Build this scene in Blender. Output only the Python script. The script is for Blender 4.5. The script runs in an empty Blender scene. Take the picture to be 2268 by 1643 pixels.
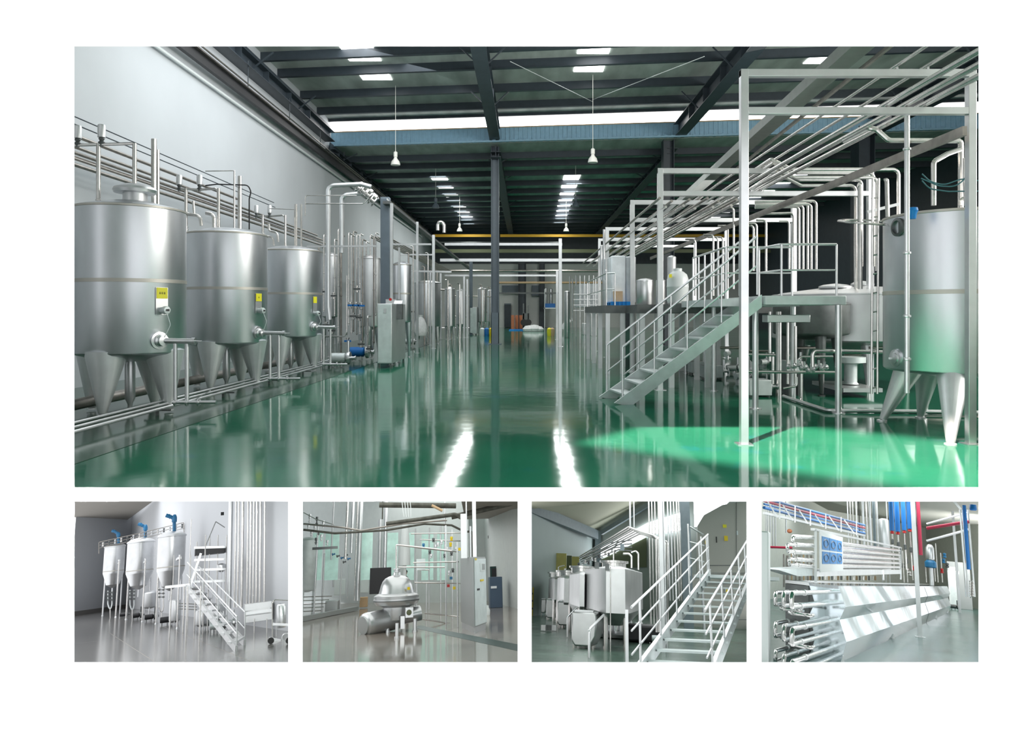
import bpy, math, random
from mathutils import Vector as V, Matrix
random.seed(7)
sc = bpy.context.scene
COL = sc.collection
# ---------------------------------------------------------------- camera, world, exposure
FPX, PX, PY = 1600.0, 1165.0, 690.0          # focal length and principal point in pixels of the 2268 x 1643 frame
cam = bpy.data.cameras.new('camera'); co = bpy.data.objects.new('camera', cam); COL.objects.link(co)
co.rotation_euler = (math.pi/2, 0, 0)
cam.sensor_width = 36; cam.lens = 36*FPX/2268
cam.shift_x = (1134-PX)/2268; cam.shift_y = (PY-821.5)/2268
cam.clip_start = .1; cam.clip_end = 400
sc.camera = co
w = bpy.data.worlds.new('sky'); sc.world = w; w.use_nodes = True
w.node_tree.nodes['Background'].inputs[0].default_value = (.97, .985, 1, 1)
w.node_tree.nodes['Background'].inputs[1].default_value = 1.45
sc.view_settings.view_transform = 'Standard'; sc.view_settings.look = 'None'
sc.view_settings.exposure = 0; sc.view_settings.gamma = 1; sc.view_settings.use_curve_mapping = False
sc.cycles.use_denoising = True
sc.cycles.max_bounces = 8; sc.cycles.diffuse_bounces = 4; sc.cycles.glossy_bounces = 4
sc.cycles.sample_clamp_indirect = 8; sc.cycles.caustics_reflective = False; sc.cycles.caustics_refractive = False

# ---------------------------------------------------------------- frames of reference (one per room)
class Frame:
    """A room: origin at eye height, x right, y into the room, z up; the floor lies h below."""
    def __init__(s, px, py, h, lean=.25):
        f = V(((px-PX)/FPX, 1, -(py-PY)/FPX)).normalized(); X = V((1, 0, 0)); Z = V((0, 0, 1))
        u1 = (Z-f*Z.dot(f)).normalized(); r2 = (X-f*X.dot(f)).normalized(); u2 = r2.cross(f)
        u = (u1*(1-lean)+u2*lean).normalized(); r = f.cross(u).normalized()
        s.R = Matrix((r, f, u)).transposed()
        s.M = s.R.to_4x4(); s.h = h; s.Ri = s.R.inverted()
    def ray(s, px, py): return s.Ri @ V(((px-PX)/FPX, 1, -(py-PY)/FPX))
    def at(s, px, py, y): d = s.ray(px, py); return d*(y/d.y)
    def fl(s, px, py, z=None): d = s.ray(px, py); z = -s.h if z is None else z; return d*(z/d.z)
    def onx(s, px, py, x): d = s.ray(px, py); return d*(x/d.x)
    def px(s, p):
        q = s.R @ V(p); return (PX+FPX*q.x/q.y, PY-FPX*q.z/q.y)
HALL = Frame(PX, PY, 1.75)
R1 = Frame(400, 1285, 1.15); R2 = Frame(905, 1255, 1.1); R3 = Frame(1415, 1300, 1.2); R4 = Frame(1926, 1266, 1.5)
cur = [HALL]
def at(px, py, y): return cur[0].at(px, py, y)
def fl(px, py, z=None): return cur[0].fl(px, py, z)

def area(name, loc, direction, sx, sy, power, color=(1, 1, 1), spread=180):
    L = bpy.data.lights.new(name, 'AREA'); L.shape = 'RECTANGLE'; L.size = sx; L.size_y = sy
    L.energy = power; L.color = color; L.spread = math.radians(spread)
    o = bpy.data.objects.new(name, L); COL.objects.link(o); o.location = loc
    o.rotation_euler = V(direction).to_track_quat('-Z', 'Y').to_euler()
    return o
SKYLIGHT = 6.0          # radiance of the translucent roof panels
# sunlight that falls through the wide opening onto the hall floor, low from the left behind
SUN = V((1, 1.28, -1.5)).normalized()
area('sun_shaft', V((3.75, 9.3, -1.75)) - SUN*17, SUN, 5.2, 2.2, 290, (1, .84, .76), 2)
# daylight from the roof windows; the side and upward lamps are added fill
area('roof_daylight', (-3, 23, 8.4), (-.25, .2, -1), 14, 14, 1500, (.94, .98, 1))
area('wall_fill', (17, 12, 5.2), (-1, .35, -.3), 11, 5.5, 2500, (1, .97, .9))  # added fill from the side, brightens the white wall
for x_ in (-5.6, 3.2): area('far_daylight', (x_, 58, 8.6), (0, .0, -1), 1.0, 26, 1000, (.96, 1, .97))
area('roof_fill', (3, 20, 4.4), (0, .1, 1), 16, 12, 650, (1, .98, .97))  # added uplight that brightens the near roof
area('platform_daylight', (9, 26, 8.2), (-.2, -.3, -1), 10, 8, 260, (1, .98, .93))

def room_fill(fr, x0, x1, z0, z1, power, color=(1, 1, 1), row=1094):
    """added unseen fill light above a small room, over the upper edge of its view"""
    a, b = fr.at((x0+x1)/2, row, z0), fr.at((x0+x1)/2, row, z1); c = (a+b)/2; yv = (b-a).normalized(); w_ = (fr.at(x1, row, z0)-fr.at(x0, row, z0)).length
    xv = V((1, 0, 0)); n = xv.cross(yv).normalized(); xv = yv.cross(n); R = Matrix((xv, yv, n)).transposed()
    L = bpy.data.lights.new('fill_panel', 'AREA'); L.shape = 'RECTANGLE'; L.size = w_; L.size_y = (b-a).length; L.energy = power; L.color = color
    o = bpy.data.objects.new('fill_panel', L); COL.objects.link(o); o.matrix_world = Matrix.Translation(fr.R @ c) @ (fr.R @ R).to_4x4()
def front_fill(fr, x0, x1, power, color=(1, 1, 1), row=1099):
    """added fill light hidden behind the board just above an opening, shining into the room"""
    c = V(((x0+x1)/2-PX, FPX, -(row-PY)))*(7.26/FPX); area('fill_strip', c, fr.R @ V((0, 1, -.12)), (x1-x0)/FPX*7.2, .05, power, color)
for fr, x0, x1, z0, z1, pw, fw, col in ((R1, 170, 420, 12.5, 21, 150, 60, (1, 1, 1)), (R2, 680, 1140, 12, 26, 240, 40, (1, 1, .98)), (R3, 1185, 1650, 13, 25, 260, 20, (.97, 1, 1)), (R4, 1700, 2160, 14, 42, 0, 20, (.97, 1, 1))):
    if pw: room_fill(fr, x0, x1, z0, z1, pw, col)
    front_fill(fr, x0, x1, fw, col)
room_fill(R1, 175, 320, 30, 38, 150)  # second added fill, for the left wall of the first room
area('side_fill', R4.R @ R4.at(2235, 1190, 47), R4.R @ V((-1, .75, -.05)), 2, 2, 420, (1, 1, .97))  # added fill out of view, brightens the rear wall
area('side_fill', R1.R @ R1.at(590, 1096, 13.2), R1.R @ V((-.5, 1, -.12)), .5, .1, 50)  # added fill for the first room, out of view
for k in range(6): room_fill(R4, 1720, 2150, 13+4.6*k, 14.6+4.6*k, 95+25*k, (.97, 1, 1))  # row of added fills, gaps leave separate bright patches in the casing

# ---------------------------------------------------------------- materials
MATS = {}
def mat(name, col, rough=.5, metal=0., noise=0., nscale=6., emis=0., bump=0., bscale=20., col2=None, coat=0., rnoise=0., stretch=None, spec=.5, trans=0., bdist=.01):
    m = bpy.data.materials.new(name); m.use_nodes = True; nt = m.node_tree; b = nt.nodes['Principled BSDF']
    b.inputs['Base Color'].default_value = (*col, 1); b.inputs['Roughness'].default_value = rough
    b.inputs['Metallic'].default_value = metal; b.inputs['Coat Weight'].default_value = coat
    b.inputs['Coat Roughness'].default_value = .04; b.inputs['Specular IOR Level'].default_value = spec
    b.inputs['Transmission Weight'].default_value = trans
    if emis:
        b.inputs['Emission Color'].default_value = (*col, 1); b.inputs['Emission Strength'].default_value = emis
    tc = nt.nodes.new('ShaderNodeTexCoord'); mp = nt.nodes.new('ShaderNodeMapping')
    nt.links.new(tc.outputs['Object'], mp.inputs[0])
    if stretch: mp.inputs['Scale'].default_value = stretch
    if noise or rnoise or col2:
        n = nt.nodes.new('ShaderNodeTexNoise'); n.inputs['Scale'].default_value = nscale; n.inputs['Detail'].default_value = 4
        nt.links.new(mp.outputs[0], n.inputs['Vector'])
        r = nt.nodes.new('ShaderNodeValToRGB')
        c2 = col2 or tuple(c*(1-noise) for c in col)
        r.color_ramp.elements[0].position = .35; r.color_ramp.elements[1].position = .65
        r.color_ramp.elements[0].color = (*c2, 1); r.color_ramp.elements[1].color = (*col, 1)
        nt.links.new(n.outputs[0], r.inputs[0]); nt.links.new(r.outputs[0], b.inputs['Base Color'])
        if rnoise:
            q = nt.nodes.new('ShaderNodeMapRange'); q.inputs[3].default_value = max(.02, rough-rnoise); q.inputs[4].default_value = rough+rnoise
            nt.links.new(n.outputs[0], q.inputs[0]); nt.links.new(q.outputs[0], b.inputs['Roughness'])
    if bump:
        n2 = nt.nodes.new('ShaderNodeTexNoise'); n2.inputs['Scale'].default_value = bscale; n2.inputs['Detail'].default_value = 2
        nt.links.new(mp.outputs[0], n2.inputs['Vector'])
        bp = nt.nodes.new('ShaderNodeBump'); bp.inputs['Strength'].default_value = bump; bp.inputs['Distance'].default_value = bdist
        nt.links.new(n2.outputs[0], bp.inputs['Height']); nt.links.new(bp.outputs[0], b.inputs['Normal'])
    MATS[name] = m
    return m
mat('board', (.93, .93, .93), .9)
mat('steel', (.74, .75, .76), .30, 1, noise=.12, nscale=3, rnoise=.06)
mat('satin', (.70, .71, .72), .42, 1, noise=.10, nscale=2, rnoise=.05)
mat('brushed', (.66, .68, .71), .36, 1, noise=.10, nscale=2.5, rnoise=.06, stretch=(1, 1, .35), bump=.08, bscale=3)
mat('pipe', (.72, .70, .68), .24, 1, noise=.12, nscale=9)
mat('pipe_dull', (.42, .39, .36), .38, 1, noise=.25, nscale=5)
mat('frame', (.76, .77, .78), .34, 1, noise=.08, nscale=4)
mat('galv', (.72, .78, .78), .55, .55, noise=.12, nscale=5)
mat('dark_steel', (.16, .17, .17), .45, .8, noise=.2)
mat('weld', (.50, .48, .44), .5, 1)
mat('tray', (.34, .36, .34), .5, .3, noise=.1)
mat('leg_steel', (.78, .80, .81), .5, .8, noise=.08, nscale=3)
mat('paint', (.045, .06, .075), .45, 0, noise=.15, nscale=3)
mat('paint_light', (.13, .165, .20), .4, 0, noise=.1, nscale=3)
mat('roof', (.50, .56, .53), .8, 0, noise=.35, nscale=1.2, stretch=(1, .3, 1))
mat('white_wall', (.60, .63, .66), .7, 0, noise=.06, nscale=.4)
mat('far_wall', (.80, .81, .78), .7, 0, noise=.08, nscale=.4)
mat('clad_blue', (.30, .50, .64), .5, 0, noise=.1)
mat('daylight', (1, .98, .97), .5, emis=SKYLIGHT)
mat('lamp_white', (.75, .75, .7), .4)
mat('yellow', (.85, .62, .02), .5)
mat('yellow_sign', (.86, .78, .03), .5)
mat('yellow_beam', (.75, .42, .02), .5)
mat('black', (.015, .015, .018), .5)
mat('rubber', (.03, .03, .03), .7)
mat('red', (.55, .02, .02), .4)
mat('blue', (.01, .16, .50), .4)
mat('blue_plastic', (.0, .22, .62), .4)
mat('orange', (.48, .17, .08), .6)
mat('white_plastic', (.78, .82, .82), .35)
mat('white_soft', (.75, .76, .76), .7, 0, noise=.15, nscale=7, bump=.5, bscale=9, bdist=.03)
mat('wrap', (.88, .92, .96), .25, 0, noise=.12, nscale=4, bump=.5, bscale=5, bdist=.03)
mat('cardboard', (.60, .42, .25), .8, 0, noise=.1)
mat('olive', (.12, .14, .07), .5)
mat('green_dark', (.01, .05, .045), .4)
mat('motor_blue', (.02, .18, .38), .35, 0, noise=.1)
mat('cable', (.03, .14, .16), .5)
# glossy green epoxy floor of the hall: blue stains, faint ripples in the coat
def floor_mat(name, c1, c2, stain=None, rough=.08, bump=.12, bscale=1.6, scale=.5):
    m = mat(name, c1, rough, 0, nscale=scale, col2=c2, bump=bump, bscale=bscale, coat=0, spec=.42, rnoise=.03, bdist=.02)
    if stain:
        nt = m.node_tree; b = nt.nodes['Principled BSDF']
        src = b.inputs['Base Color'].links[0].from_socket
        n = nt.nodes.new('ShaderNodeTexNoise'); n.inputs['Scale'].default_value = .9; n.inputs['Detail'].default_value = 6
        n.inputs['Roughness'].default_value = .7
        g = nt.nodes.new('ShaderNodeNewGeometry'); nt.links.new(g.outputs['Position'], n.inputs['Vector'])
        r = nt.nodes.new('ShaderNodeValToRGB'); r.color_ramp.elements[0].position = .60; r.color_ramp.elements[1].position = .72
        r.color_ramp.elements[1].color = (.6, .6, .6, 1)
        mx = nt.nodes.new('ShaderNodeMix'); mx.data_type = 'RGBA'
        nt.links.new(n.outputs[0], r.inputs[0]); nt.links.new(r.outputs[0], mx.inputs[0])
        nt.links.new(src, mx.inputs[6]); mx.inputs[7].default_value = (*stain, 1)
        nt.links.new(mx.outputs[2], b.inputs['Base Color'])
    return m
floor_mat('green_floor', (.020, .175, .095), (.015, .135, .078), stain=(.01, .17, .22))
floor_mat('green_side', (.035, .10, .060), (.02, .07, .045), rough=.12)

# ---------------------------------------------------------------- mesh builder
def fillet(pts, R, k=5):
    pts = [V(p) for p in pts]; out = [pts[0]]
    for i in range(1, len(pts)-1):
        a, b, c = pts[i-1], pts[i], pts[i+1]
        u = (a-b); v_ = (c-b); lu, lv = u.length, v_.length
        if lu < 1e-6 or lv < 1e-6: continue
        u /= lu; v_ /= lv; ang = u.angle(v_, math.pi)
        if ang > 3.05: out.append(b); continue
        t = min(R/math.tan(ang/2), lu*.48, lv*.48); r = t*math.tan(ang/2)
        p0 = b+u*t; p1 = b+v_*t; cen = b+(u+v_).normalized()*(r/math.sin(ang/2))
        e0 = p0-cen; e1 = p1-cen; th = e0.angle(e1, 0.)
        if th < 1e-4: out.append(b); continue
        for j in range(k+1):
            s_ = j/k; out.append(cen+(e0*math.sin((1-s_)*th)+e1*math.sin(s_*th))/math.sin(th))
    out.append(pts[-1]); return out

class MB:
    def __init__(s): s.v = []; s.f = []; s.mi = []; s.mats = []; s.cm = 0
    def use(s, m):
        if m not in s.mats: s.mats.append(m)
        s.cm = s.mats.index(m); return s
    def _add(s, vs, fs):
        o = len(s.v); s.v += [V(p) for p in vs]; s.f += [tuple(i+o for i in f) for f in fs]; s.mi += [s.cm]*len(fs); return s
    def box(s, x0, x1, y0, y1, z0, z1):
        x0, x1 = min(x0, x1), max(x0, x1); y0, y1 = min(y0, y1), max(y0, y1); z0, z1 = min(z0, z1), max(z0, z1)
        return s._add([(x0, y0, z0), (x1, y0, z0), (x1, y1, z0), (x0, y1, z0), (x0, y0, z1), (x1, y0, z1), (x1, y1, z1), (x0, y1, z1)],
                      [(0, 3, 2, 1), (4, 5, 6, 7), (0, 1, 5, 4), (1, 2, 6, 5), (2, 3, 7, 6), (3, 0, 4, 7)])
    def obox(s, c, sx, sy, sz, rz=0., rx=0., ry=0.):
        m = Matrix.Rotation(rz, 3, 'Z') @ Matrix.Rotation(ry, 3, 'Y') @ Matrix.Rotation(rx, 3, 'X'); c = V(c)
        vs = [c+m @ V((a*sx/2, b*sy/2, d*sz/2)) for d in (-1, 1) for a, b in ((-1, -1), (1, -1), (1, 1), (-1, 1))]
        return s._add(vs, [(0, 3, 2, 1), (4, 5, 6, 7), (0, 1, 5, 4), (1, 2, 6, 5), (2, 3, 7, 6), (3, 0, 4, 7)])
    def bar(s, p, q, w_, h_, up=(0, 0, 1)):
        p, q = V(p), V(q); d = (q-p).normalized(); up = V(up)
        if abs(d.dot(up)) > .98: up = V((0, 1, 0))
        a = d.cross(up).normalized()*(w_/2); b = a.cross(d).normalized()*(h_/2)
        vs = [p-a-b, p+a-b, p+a+b, p-a+b, q-a-b, q+a-b, q+a+b, q-a+b]
        return s._add(vs, [(0, 1, 2, 3), (7, 6, 5, 4), (0, 4, 5, 1), (1, 5, 6, 2), (2, 6, 7, 3), (3, 7, 4, 0)])
    def sweep(s, pts, rad, n=10, caps=True):
        pts = [V(p) for p in pts]; N = len(pts); rs = rad if isinstance(rad, (list, tuple)) else [rad]*N
        t = [(pts[min(i+1, N-1)]-pts[max(i-1, 0)]).normalized() for i in range(N)]
        up = V((0, 0, 1)) if abs(t[0].z) < .9 else V((1, 0, 0)); a = t[0].cross(up).normalized(); vs = []
        for i in range(N):
            a = (a-t[i]*a.dot(t[i])); a = a.normalized() if a.length > 1e-6 else t[i].orthogonal().normalized()
            b = t[i].cross(a)
            vs += [pts[i]+(a*math.cos(2*math.pi*j/n)+b*math.sin(2*math.pi*j/n))*rs[i] for j in range(n)]
        fs = [(i*n+j, i*n+(j+1) % n, (i+1)*n+(j+1) % n, (i+1)*n+j) for i in range(N-1) for j in range(n)]
        if caps: fs += [tuple(range(n))[::-1], tuple((N-1)*n+j for j in range(n))]
        return s._add(vs, fs)
    def cyl(s, p, q, r, n=16, r2=None): return s.sweep([p, q], [r, r if r2 is None else r2], n)
    def pipe(s, pts, r, bend=None, n=10): return s.sweep(fillet(pts, bend or r*2.5), r, n)
    def lathe(s, c, prof, n=32, axis=(0, 0, 1), a0=0., a1=2*math.pi):
        c = V(c); ax = V(axis).normalized(); a = ax.orthogonal().normalized() if abs(ax.z) < .99 else V((1, 0, 0)); b = ax.cross(a)
        full = abs(a1-a0-2*math.pi) < 1e-6; m = n if full else n+1
        vs = [c+ax*z+(a*math.cos(a0+(a1-a0)*j/n)+b*math.sin(a0+(a1-a0)*j/n))*r for r, z in prof for j in range(m)]
        fs = [(i*m+j, i*m+(j+1) % m, (i+1)*m+(j+1) % m, (i+1)*m+j) for i in range(len(prof)-1) for j in range(m if full else n)]
        if full:
            if prof[0][0] > 1e-4: fs.append(tuple(range(m))[::-1])
            if prof[-1][0] > 1e-4: fs.append(tuple((len(prof)-1)*m+j for j in range(m)))
        return s._add(vs, fs)
    def prism(s, poly, vec):
        vec = V(vec); n = len(poly); vs = [V(p) for p in poly]+[V(p)+vec for p in poly]
        return s._add(vs, [tuple(range(n))[::-1], tuple(range(n, 2*n))]+[(i, (i+1) % n, n+(i+1) % n, n+i) for i in range(n)])
    def ball(s, c, r, n=14, sz=1.):
        return s.lathe(c, [(max(1e-4, r*math.sin(math.pi*i/8)), -r*sz*math.cos(math.pi*i/8)) for i in range(9)], n)
    def torus(s, c, R, r, axis=(0, 0, 1), n=28, k=6, a0=0, a1=2*math.pi):
        return s.lathe(c, [(R+r*math.cos(2*math.pi*i/k), r*math.sin(2*math.pi*i/k)) for i in range(k+1)], n, axis, a0, a1)
    def obj(s, name, m='steel', parent=None, label=None, cat=None, group=None, kind=None, smooth=35, bevel=0.):
        if not s.v: return None
        frame = cur[0]
        if parent is None:
            xs = [p.x for p in s.v]; ys = [p.y for p in s.v]
            org = V(((min(xs)+max(xs))/2, (min(ys)+max(ys))/2, min(p.z for p in s.v)))
        else:
            r = parent
            while r.parent: r = r.parent
            org = V(r['_o'])
        me = bpy.data.meshes.new(name); me.from_pydata([p-org for p in s.v], [], s.f)
        ms = s.mats or [m]
        for mm in ms: me.materials.append(MATS[mm])
        if len(ms) > 1: me.polygons.foreach_set('material_index', s.mi)
        me.update()
        import bmesh
        bm = bmesh.new(); bm.from_mesh(me); bmesh.ops.recalc_face_normals(bm, faces=bm.faces); bm.to_mesh(me); bm.free()
        if smooth: me.shade_smooth(); me.set_sharp_from_angle(angle=math.radians(smooth))
        o = bpy.data.objects.new(name, me); COL.objects.link(o)
        if parent is None: o.matrix_world = frame.M @ Matrix.Translation(org); o['_o'] = tuple(org)
        else: o.parent = parent
        if bevel:
            b = o.modifiers.new('edge', 'BEVEL'); b.width = bevel; b.segments = 2; b.limit_method = 'ANGLE'
        tag(o, label, cat, group, kind); return o

def tag(o, label=None, cat=None, group=None, kind=None):
    for k, v_ in (('label', label), ('category', cat), ('group', group), ('kind', kind)):
        if v_: o[k] = v_
def thing(name, label, cat, org, group=None):
    o = bpy.data.objects.new(name, None); COL.objects.link(o); o.empty_display_size = .1
    o.matrix_world = cur[0].M @ Matrix.Translation(V(org)); o['_o'] = tuple(org); tag(o, label, cat, group); return o
def kids(o): return list(o.children)
def dup(root, d, label=None, group=None):
    """copy of a thing with its parts, moved by d (room coordinates)"""
    R3 = cur[0].R.to_4x4(); r = root.copy(); COL.objects.link(r)
    r.matrix_world = Matrix.Translation(cur[0].R @ V(d)) @ root.matrix_basis
    r['_o'] = tuple(V(root['_o'])+V(d))
    if label: r['label'] = label
    if group: r['group'] = group
    def rec(src, dst):
        for ch in list(src.children):
            c = ch.copy(); COL.objects.link(c); c.parent = dst; rec(ch, c)
    rec(root, r); return r
def struct(mb, name, m): return mb.obj(name, m, kind='structure')
def ordinal(i): return ['first', 'second', 'third', 'fourth', 'fifth', 'sixth', 'seventh', 'eighth', 'ninth', 'tenth', 'eleventh', 'twelfth', 'thirteenth', 'fourteenth'][i]
def pipe_thing(pts, r, label, group=None, m='pipe', bend=None, name='steel_pipe', cat='pipe', n=10):
    return MB().pipe(pts, r, bend, n).obj(name, m, None, label, cat, group)
def clamp_ring(mb, p, r, axis=(0, 0, 1)): mb.lathe(p, [(r, -.02), (r*1.45, -.012), (r*1.45, .012), (r, .02)], 12, axis)
# ================================================================ THE FRONT BOARD WITH FIVE OPENINGS
K = FPX/1250; F_ = -1.75                       # floor level of the hall
D = 1.75*FPX/(1079-PY)                         # the board stands where the hall floor begins
def X_(px, Z=D): return (px-PX)*Z/FPX
def Z_(py, Z=D): return (PY-py)*Z/FPX
OPEN = [(165, 103, 2167, 1079), (165, 1110, 638.5, 1466), (670.5, 1110, 1146.5, 1466), (1177.5, 1110, 1653.5, 1466), (1686.5, 1110, 2167, 1466)]
mb = MB(); T = .004
def panel(a, b, c, d): mb.box(X_(a), X_(c), D-T-.001, D-.001, Z_(b), Z_(d))
panel(-900, -900, 165, 2300); panel(2167, -900, 3200, 2300); panel(165, -900, 2167, 103)
panel(165, 1079, 2167, 1110); panel(165, 1466, 2167, 2300)
for a, b in ((638.5, 670.5), (1146.5, 1177.5), (1653.5, 1686.5)): panel(a, 1110, b, 1466)
struct(mb, 'wall_front', 'board')

# ================================================================ HALL SHELL
WX = -10.5
def quadobj(name, pts, m, kind='structure'):
    return MB()._add(pts, [tuple(range(len(pts)))]).obj(name, m, kind=kind)
MB().box(-5.16, 24, D, 80, F_-.05, F_).obj('floor', 'green_floor', kind='structure')
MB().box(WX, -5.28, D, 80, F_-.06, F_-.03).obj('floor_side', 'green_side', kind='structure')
MB().box(-5.28, -5.16, D, 80, F_-.07, F_-.05).obj('trim_1', 'green_dark', kind='structure')
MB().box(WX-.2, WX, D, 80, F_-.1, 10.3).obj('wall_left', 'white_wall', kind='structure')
mb = MB(); mb.box(WX, 24, 80, 80.2, F_, 5.3); mb.obj('wall_back', 'far_wall', kind='structure')
MB().box(WX, 24, 79.8, 80.2, 5.3, 11).obj('trim_2', 'paint', kind='structure')
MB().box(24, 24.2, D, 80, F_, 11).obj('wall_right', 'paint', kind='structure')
SK = -.09*K                                     # the roof runs slightly askew to the view
def yy(y, x): return y+SK*x
Yc = 29.5*K
# roof sheets before and beyond the clerestory step
zr, zl = 10.25, 8.85
def sheet(name, y0, y1, z, m='roof'):
    MB()._add([(WX-.2, yy(y0, WX), z), (24.2, yy(y0, 24), z), (24.2, yy(y1, 24), z), (WX-.2, yy(y1, WX), z),
               (WX-.2, yy(y0, WX), z+.1), (24.2, yy(y0, 24), z+.1), (24.2, yy(y1, 24), z+.1), (WX-.2, yy(y1, WX), z+.1)],
              [(0, 1, 2, 3), (7, 6, 5, 4), (0, 4, 5, 1), (1, 5, 6, 2), (2, 6, 7, 3), (3, 7, 4, 0)]).obj(name, m, kind='structure')
sheet('ceiling', D-3, Yc, zr); sheet('ceiling_far', Yc, 84, zl)
# clerestory: bright glazing over a blue corrugated band
def skew_box(mb, x0, x1, y, t, z0, z1):
    mb._add([(x0, yy(y, x0), z0), (x1, yy(y, x1), z0), (x1, yy(y+t, x1), z0), (x0, yy(y+t, x0), z0),
             (x0, yy(y, x0), z1), (x1, yy(y, x1), z1), (x1, yy(y+t, x1), z1), (x0, yy(y+t, x0), z1)],
            [(0, 3, 2, 1), (4, 5, 6, 7), (0, 1, 5, 4), (1, 2, 6, 5), (2, 3, 7, 6), (3, 0, 4, 7)])
mb = MB(); skew_box(mb, WX, 24, Yc, .05, 9.66, 10.2); mb.obj('window_1', 'daylight', kind='structure')
mb = MB(); skew_box(mb, WX, 24, Yc-.02, .06, 8.9, 9.66)
for i in range(150):
    x = WX+.23*i
    if x < 24: skew_box(mb, x, x+.05, Yc-.05, .03, 8.98, 9.62)
mb.obj('trim_3', 'clad_blue', kind='structure')
mb = MB(); skew_box(mb, WX, 24, Yc-.06, .1, 9.64, 9.69); mb.obj('trim_4', 'cardboard', kind='structure')
# purlins
def purlin(y, z, h, i, near):
    mb = MB(); skew_box(mb, WX, 24, y, .09, z-h, z); skew_box(mb, WX, 24, y-.05, .19, z-h-.02, z-h)
    if near and i == 4: mb = MB(); skew_box(mb, WX, 24, y, .09, z-.16, z)
    mb.obj('roof_beam', 'paint', None, '%s dark steel purlin %s' % (ordinal(i), 'from the front, before the clerestory window strip' if near else 'beyond the clerestory window strip'),
           'beam', 'dark purlins under the near roof' if near else 'dark purlins under the far roof')
ys = [zr*FPX/(PY-p) for p in (90, 130, 183, 222, 249)]
mb = MB(); skew_box(mb, WX, 24, Yc-.5, .1, 8.80, 8.88); skew_box(mb, WX, 24, Yc-.12, .08, 8.88, 8.96)
for i in range(100): skew_box(mb, WX+.35*i, WX+.35*i+.17, Yc-.45, .4, 8.86, 8.92)
mb.obj('trim_8', 'clad_blue', kind='structure')
for i, y in enumerate(ys): purlin(y, zr, .34, i, True)
yf = [zl*FPX/(PY-p) for p in (333, 352, 374, 397, 415, 431, 444, 456, 467, 477, 486, 494, 501, 508)]
for i, y in enumerate(yf): purlin(y+.4, zl, .32, i, False)
# rafters and columns of the portal frames
def rafter(x, y0, y1, zt, d, label):
    mb = MB(); mb.box(x-.02, x+.02, y0, y1, zt-d, zt); mb.box(x-.27, x+.27, y0, y1, zt-d-.03, zt-d); mb.box(x-.27, x+.27, y0, y1, zt-.36, zt-.33)
    for k in range(int((y1-y0)/2.7)): mb.box(x-.25, x+.25, y0+1+k*2.7, y0+1.02+k*2.7, zt-d, zt-.3)
    for k in range(int((y1-y0)/5.4)):
        y = y0+2.5+k*5.4
        for s_ in (-1, 1): mb.bar((x, y, zt-d+.1), (x+s_*.85, y, zt-.05), .05, .05)
    return mb.obj('roof_rafter', 'paint', None, label, 'beam')
rafter(WX+.25, D+1, Yc, 9.7, .8, 'dark steel rafter along the top of the white wall, before the clerestory')
rafter(WX+.25, Yc, 79, 8.85, .55, 'dark steel rafter along the top of the white wall, beyond the clerestory')
rafter(-1.62, D+1, Yc, 9.9, .95, 'dark steel rafter above the middle of the hall, before the clerestory')
rafter(-1.6, Yc+.4, 79, 8.8, .6, 'dark steel rafter above the middle of the hall, running away behind the tall column')
rafter(7.8, D+1, Yc-.6, 9.9, 1.0, 'dark steel rafter rising over the staircase side, before the clerestory')
rafter(7.6, Yc-.4, 79, 8.8, .6, 'dark steel rafter over the staircase side, beyond the clerestory')
rafter(17.2, D+1, Yc-1, 9.9, 1.1, 'dark steel rafter furthest to the side, above the overhead pipes')
def column(x, y, zt, w_, label, m='paint_light', zb=F_):
    mb = MB(); mb.box(x-w_/2, x-w_/2+.03, y-w_*.6, y+w_*.6, zb, zt); mb.box(x+w_/2-.03, x+w_/2, y-w_*.6, y+w_*.6, zb, zt); mb.box(x-w_/2, x+w_/2, y-.015, y+.015, zb, zt)
    mb.box(x-w_/2, x+w_/2, y-w_*.6, y-w_*.6+.02, zb, zb+1.7)
    c = mb.obj('steel_column', m, None, label, 'column')
    MB().box(x-w_*.8, x+w_*.8, y-w_*.9, y+w_*.9, zb, zb+.03).obj('base_plate', m, c)
    return c
column(-1.66, 38.9, 9.2, .42, 'tall blue grey steel column standing alone in the middle of the green floor')
column(7.35, Yc-.3, 9.2, .55, 'dark steel column behind the portal frames, under the rafter over the staircase', 'paint')
column(16.9, Yc-1.5, 9.2, .8, 'broad dark steel column behind the overhead pipes and the tall tank', 'paint')
column(-.42, 78.5, 5.4, .85, 'dark column before the back wall, beside the orange boxes', 'paint')
column(1.75, 79.2, 5.4, .6, 'slimmer dark column on the back wall, right of the orange boxes', 'paint')
column(11.0, 79.2, 5.4, .7, 'dark column on the back wall above the steps', 'paint')
# steel gallery beams and pipes that cross the back of the hall
def cross(y0, py, x0, x1, t, m, label, name='cross_beam', cat='beam', rnd=False, py2=None):
    a = at(x0, py, y0); b = at(x1, py2 or py, y0); mb = MB()
    if rnd: mb.cyl(a, b, t/2, 12)
    else: mb.bar(a, b, t, t)
    mb.obj(name, m, None, label, cat)
cross(72, 522, 960, 1100, .26, 'yellow_beam', 'yellow crane beam across the back, left of the tall column', 'crane_beam')
cross(72, 522, 1108, 2175, .26, 'yellow_beam', 'yellow crane beam across the back, right of the tall column', 'crane_beam')
cross(71, 556, 960, 2175, .34, 'olive', 'thick olive green beam below the yellow crane beam')
cross(70, 537, 960, 1240, .14, 'dark_steel', 'dark pipe close under the yellow crane beam', 'steel_pipe', 'pipe', True)
cross(52, 541, 985, 1245, .18, 'frame', 'bright steel crossbar high over the aisle, under the crane beam')
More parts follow.
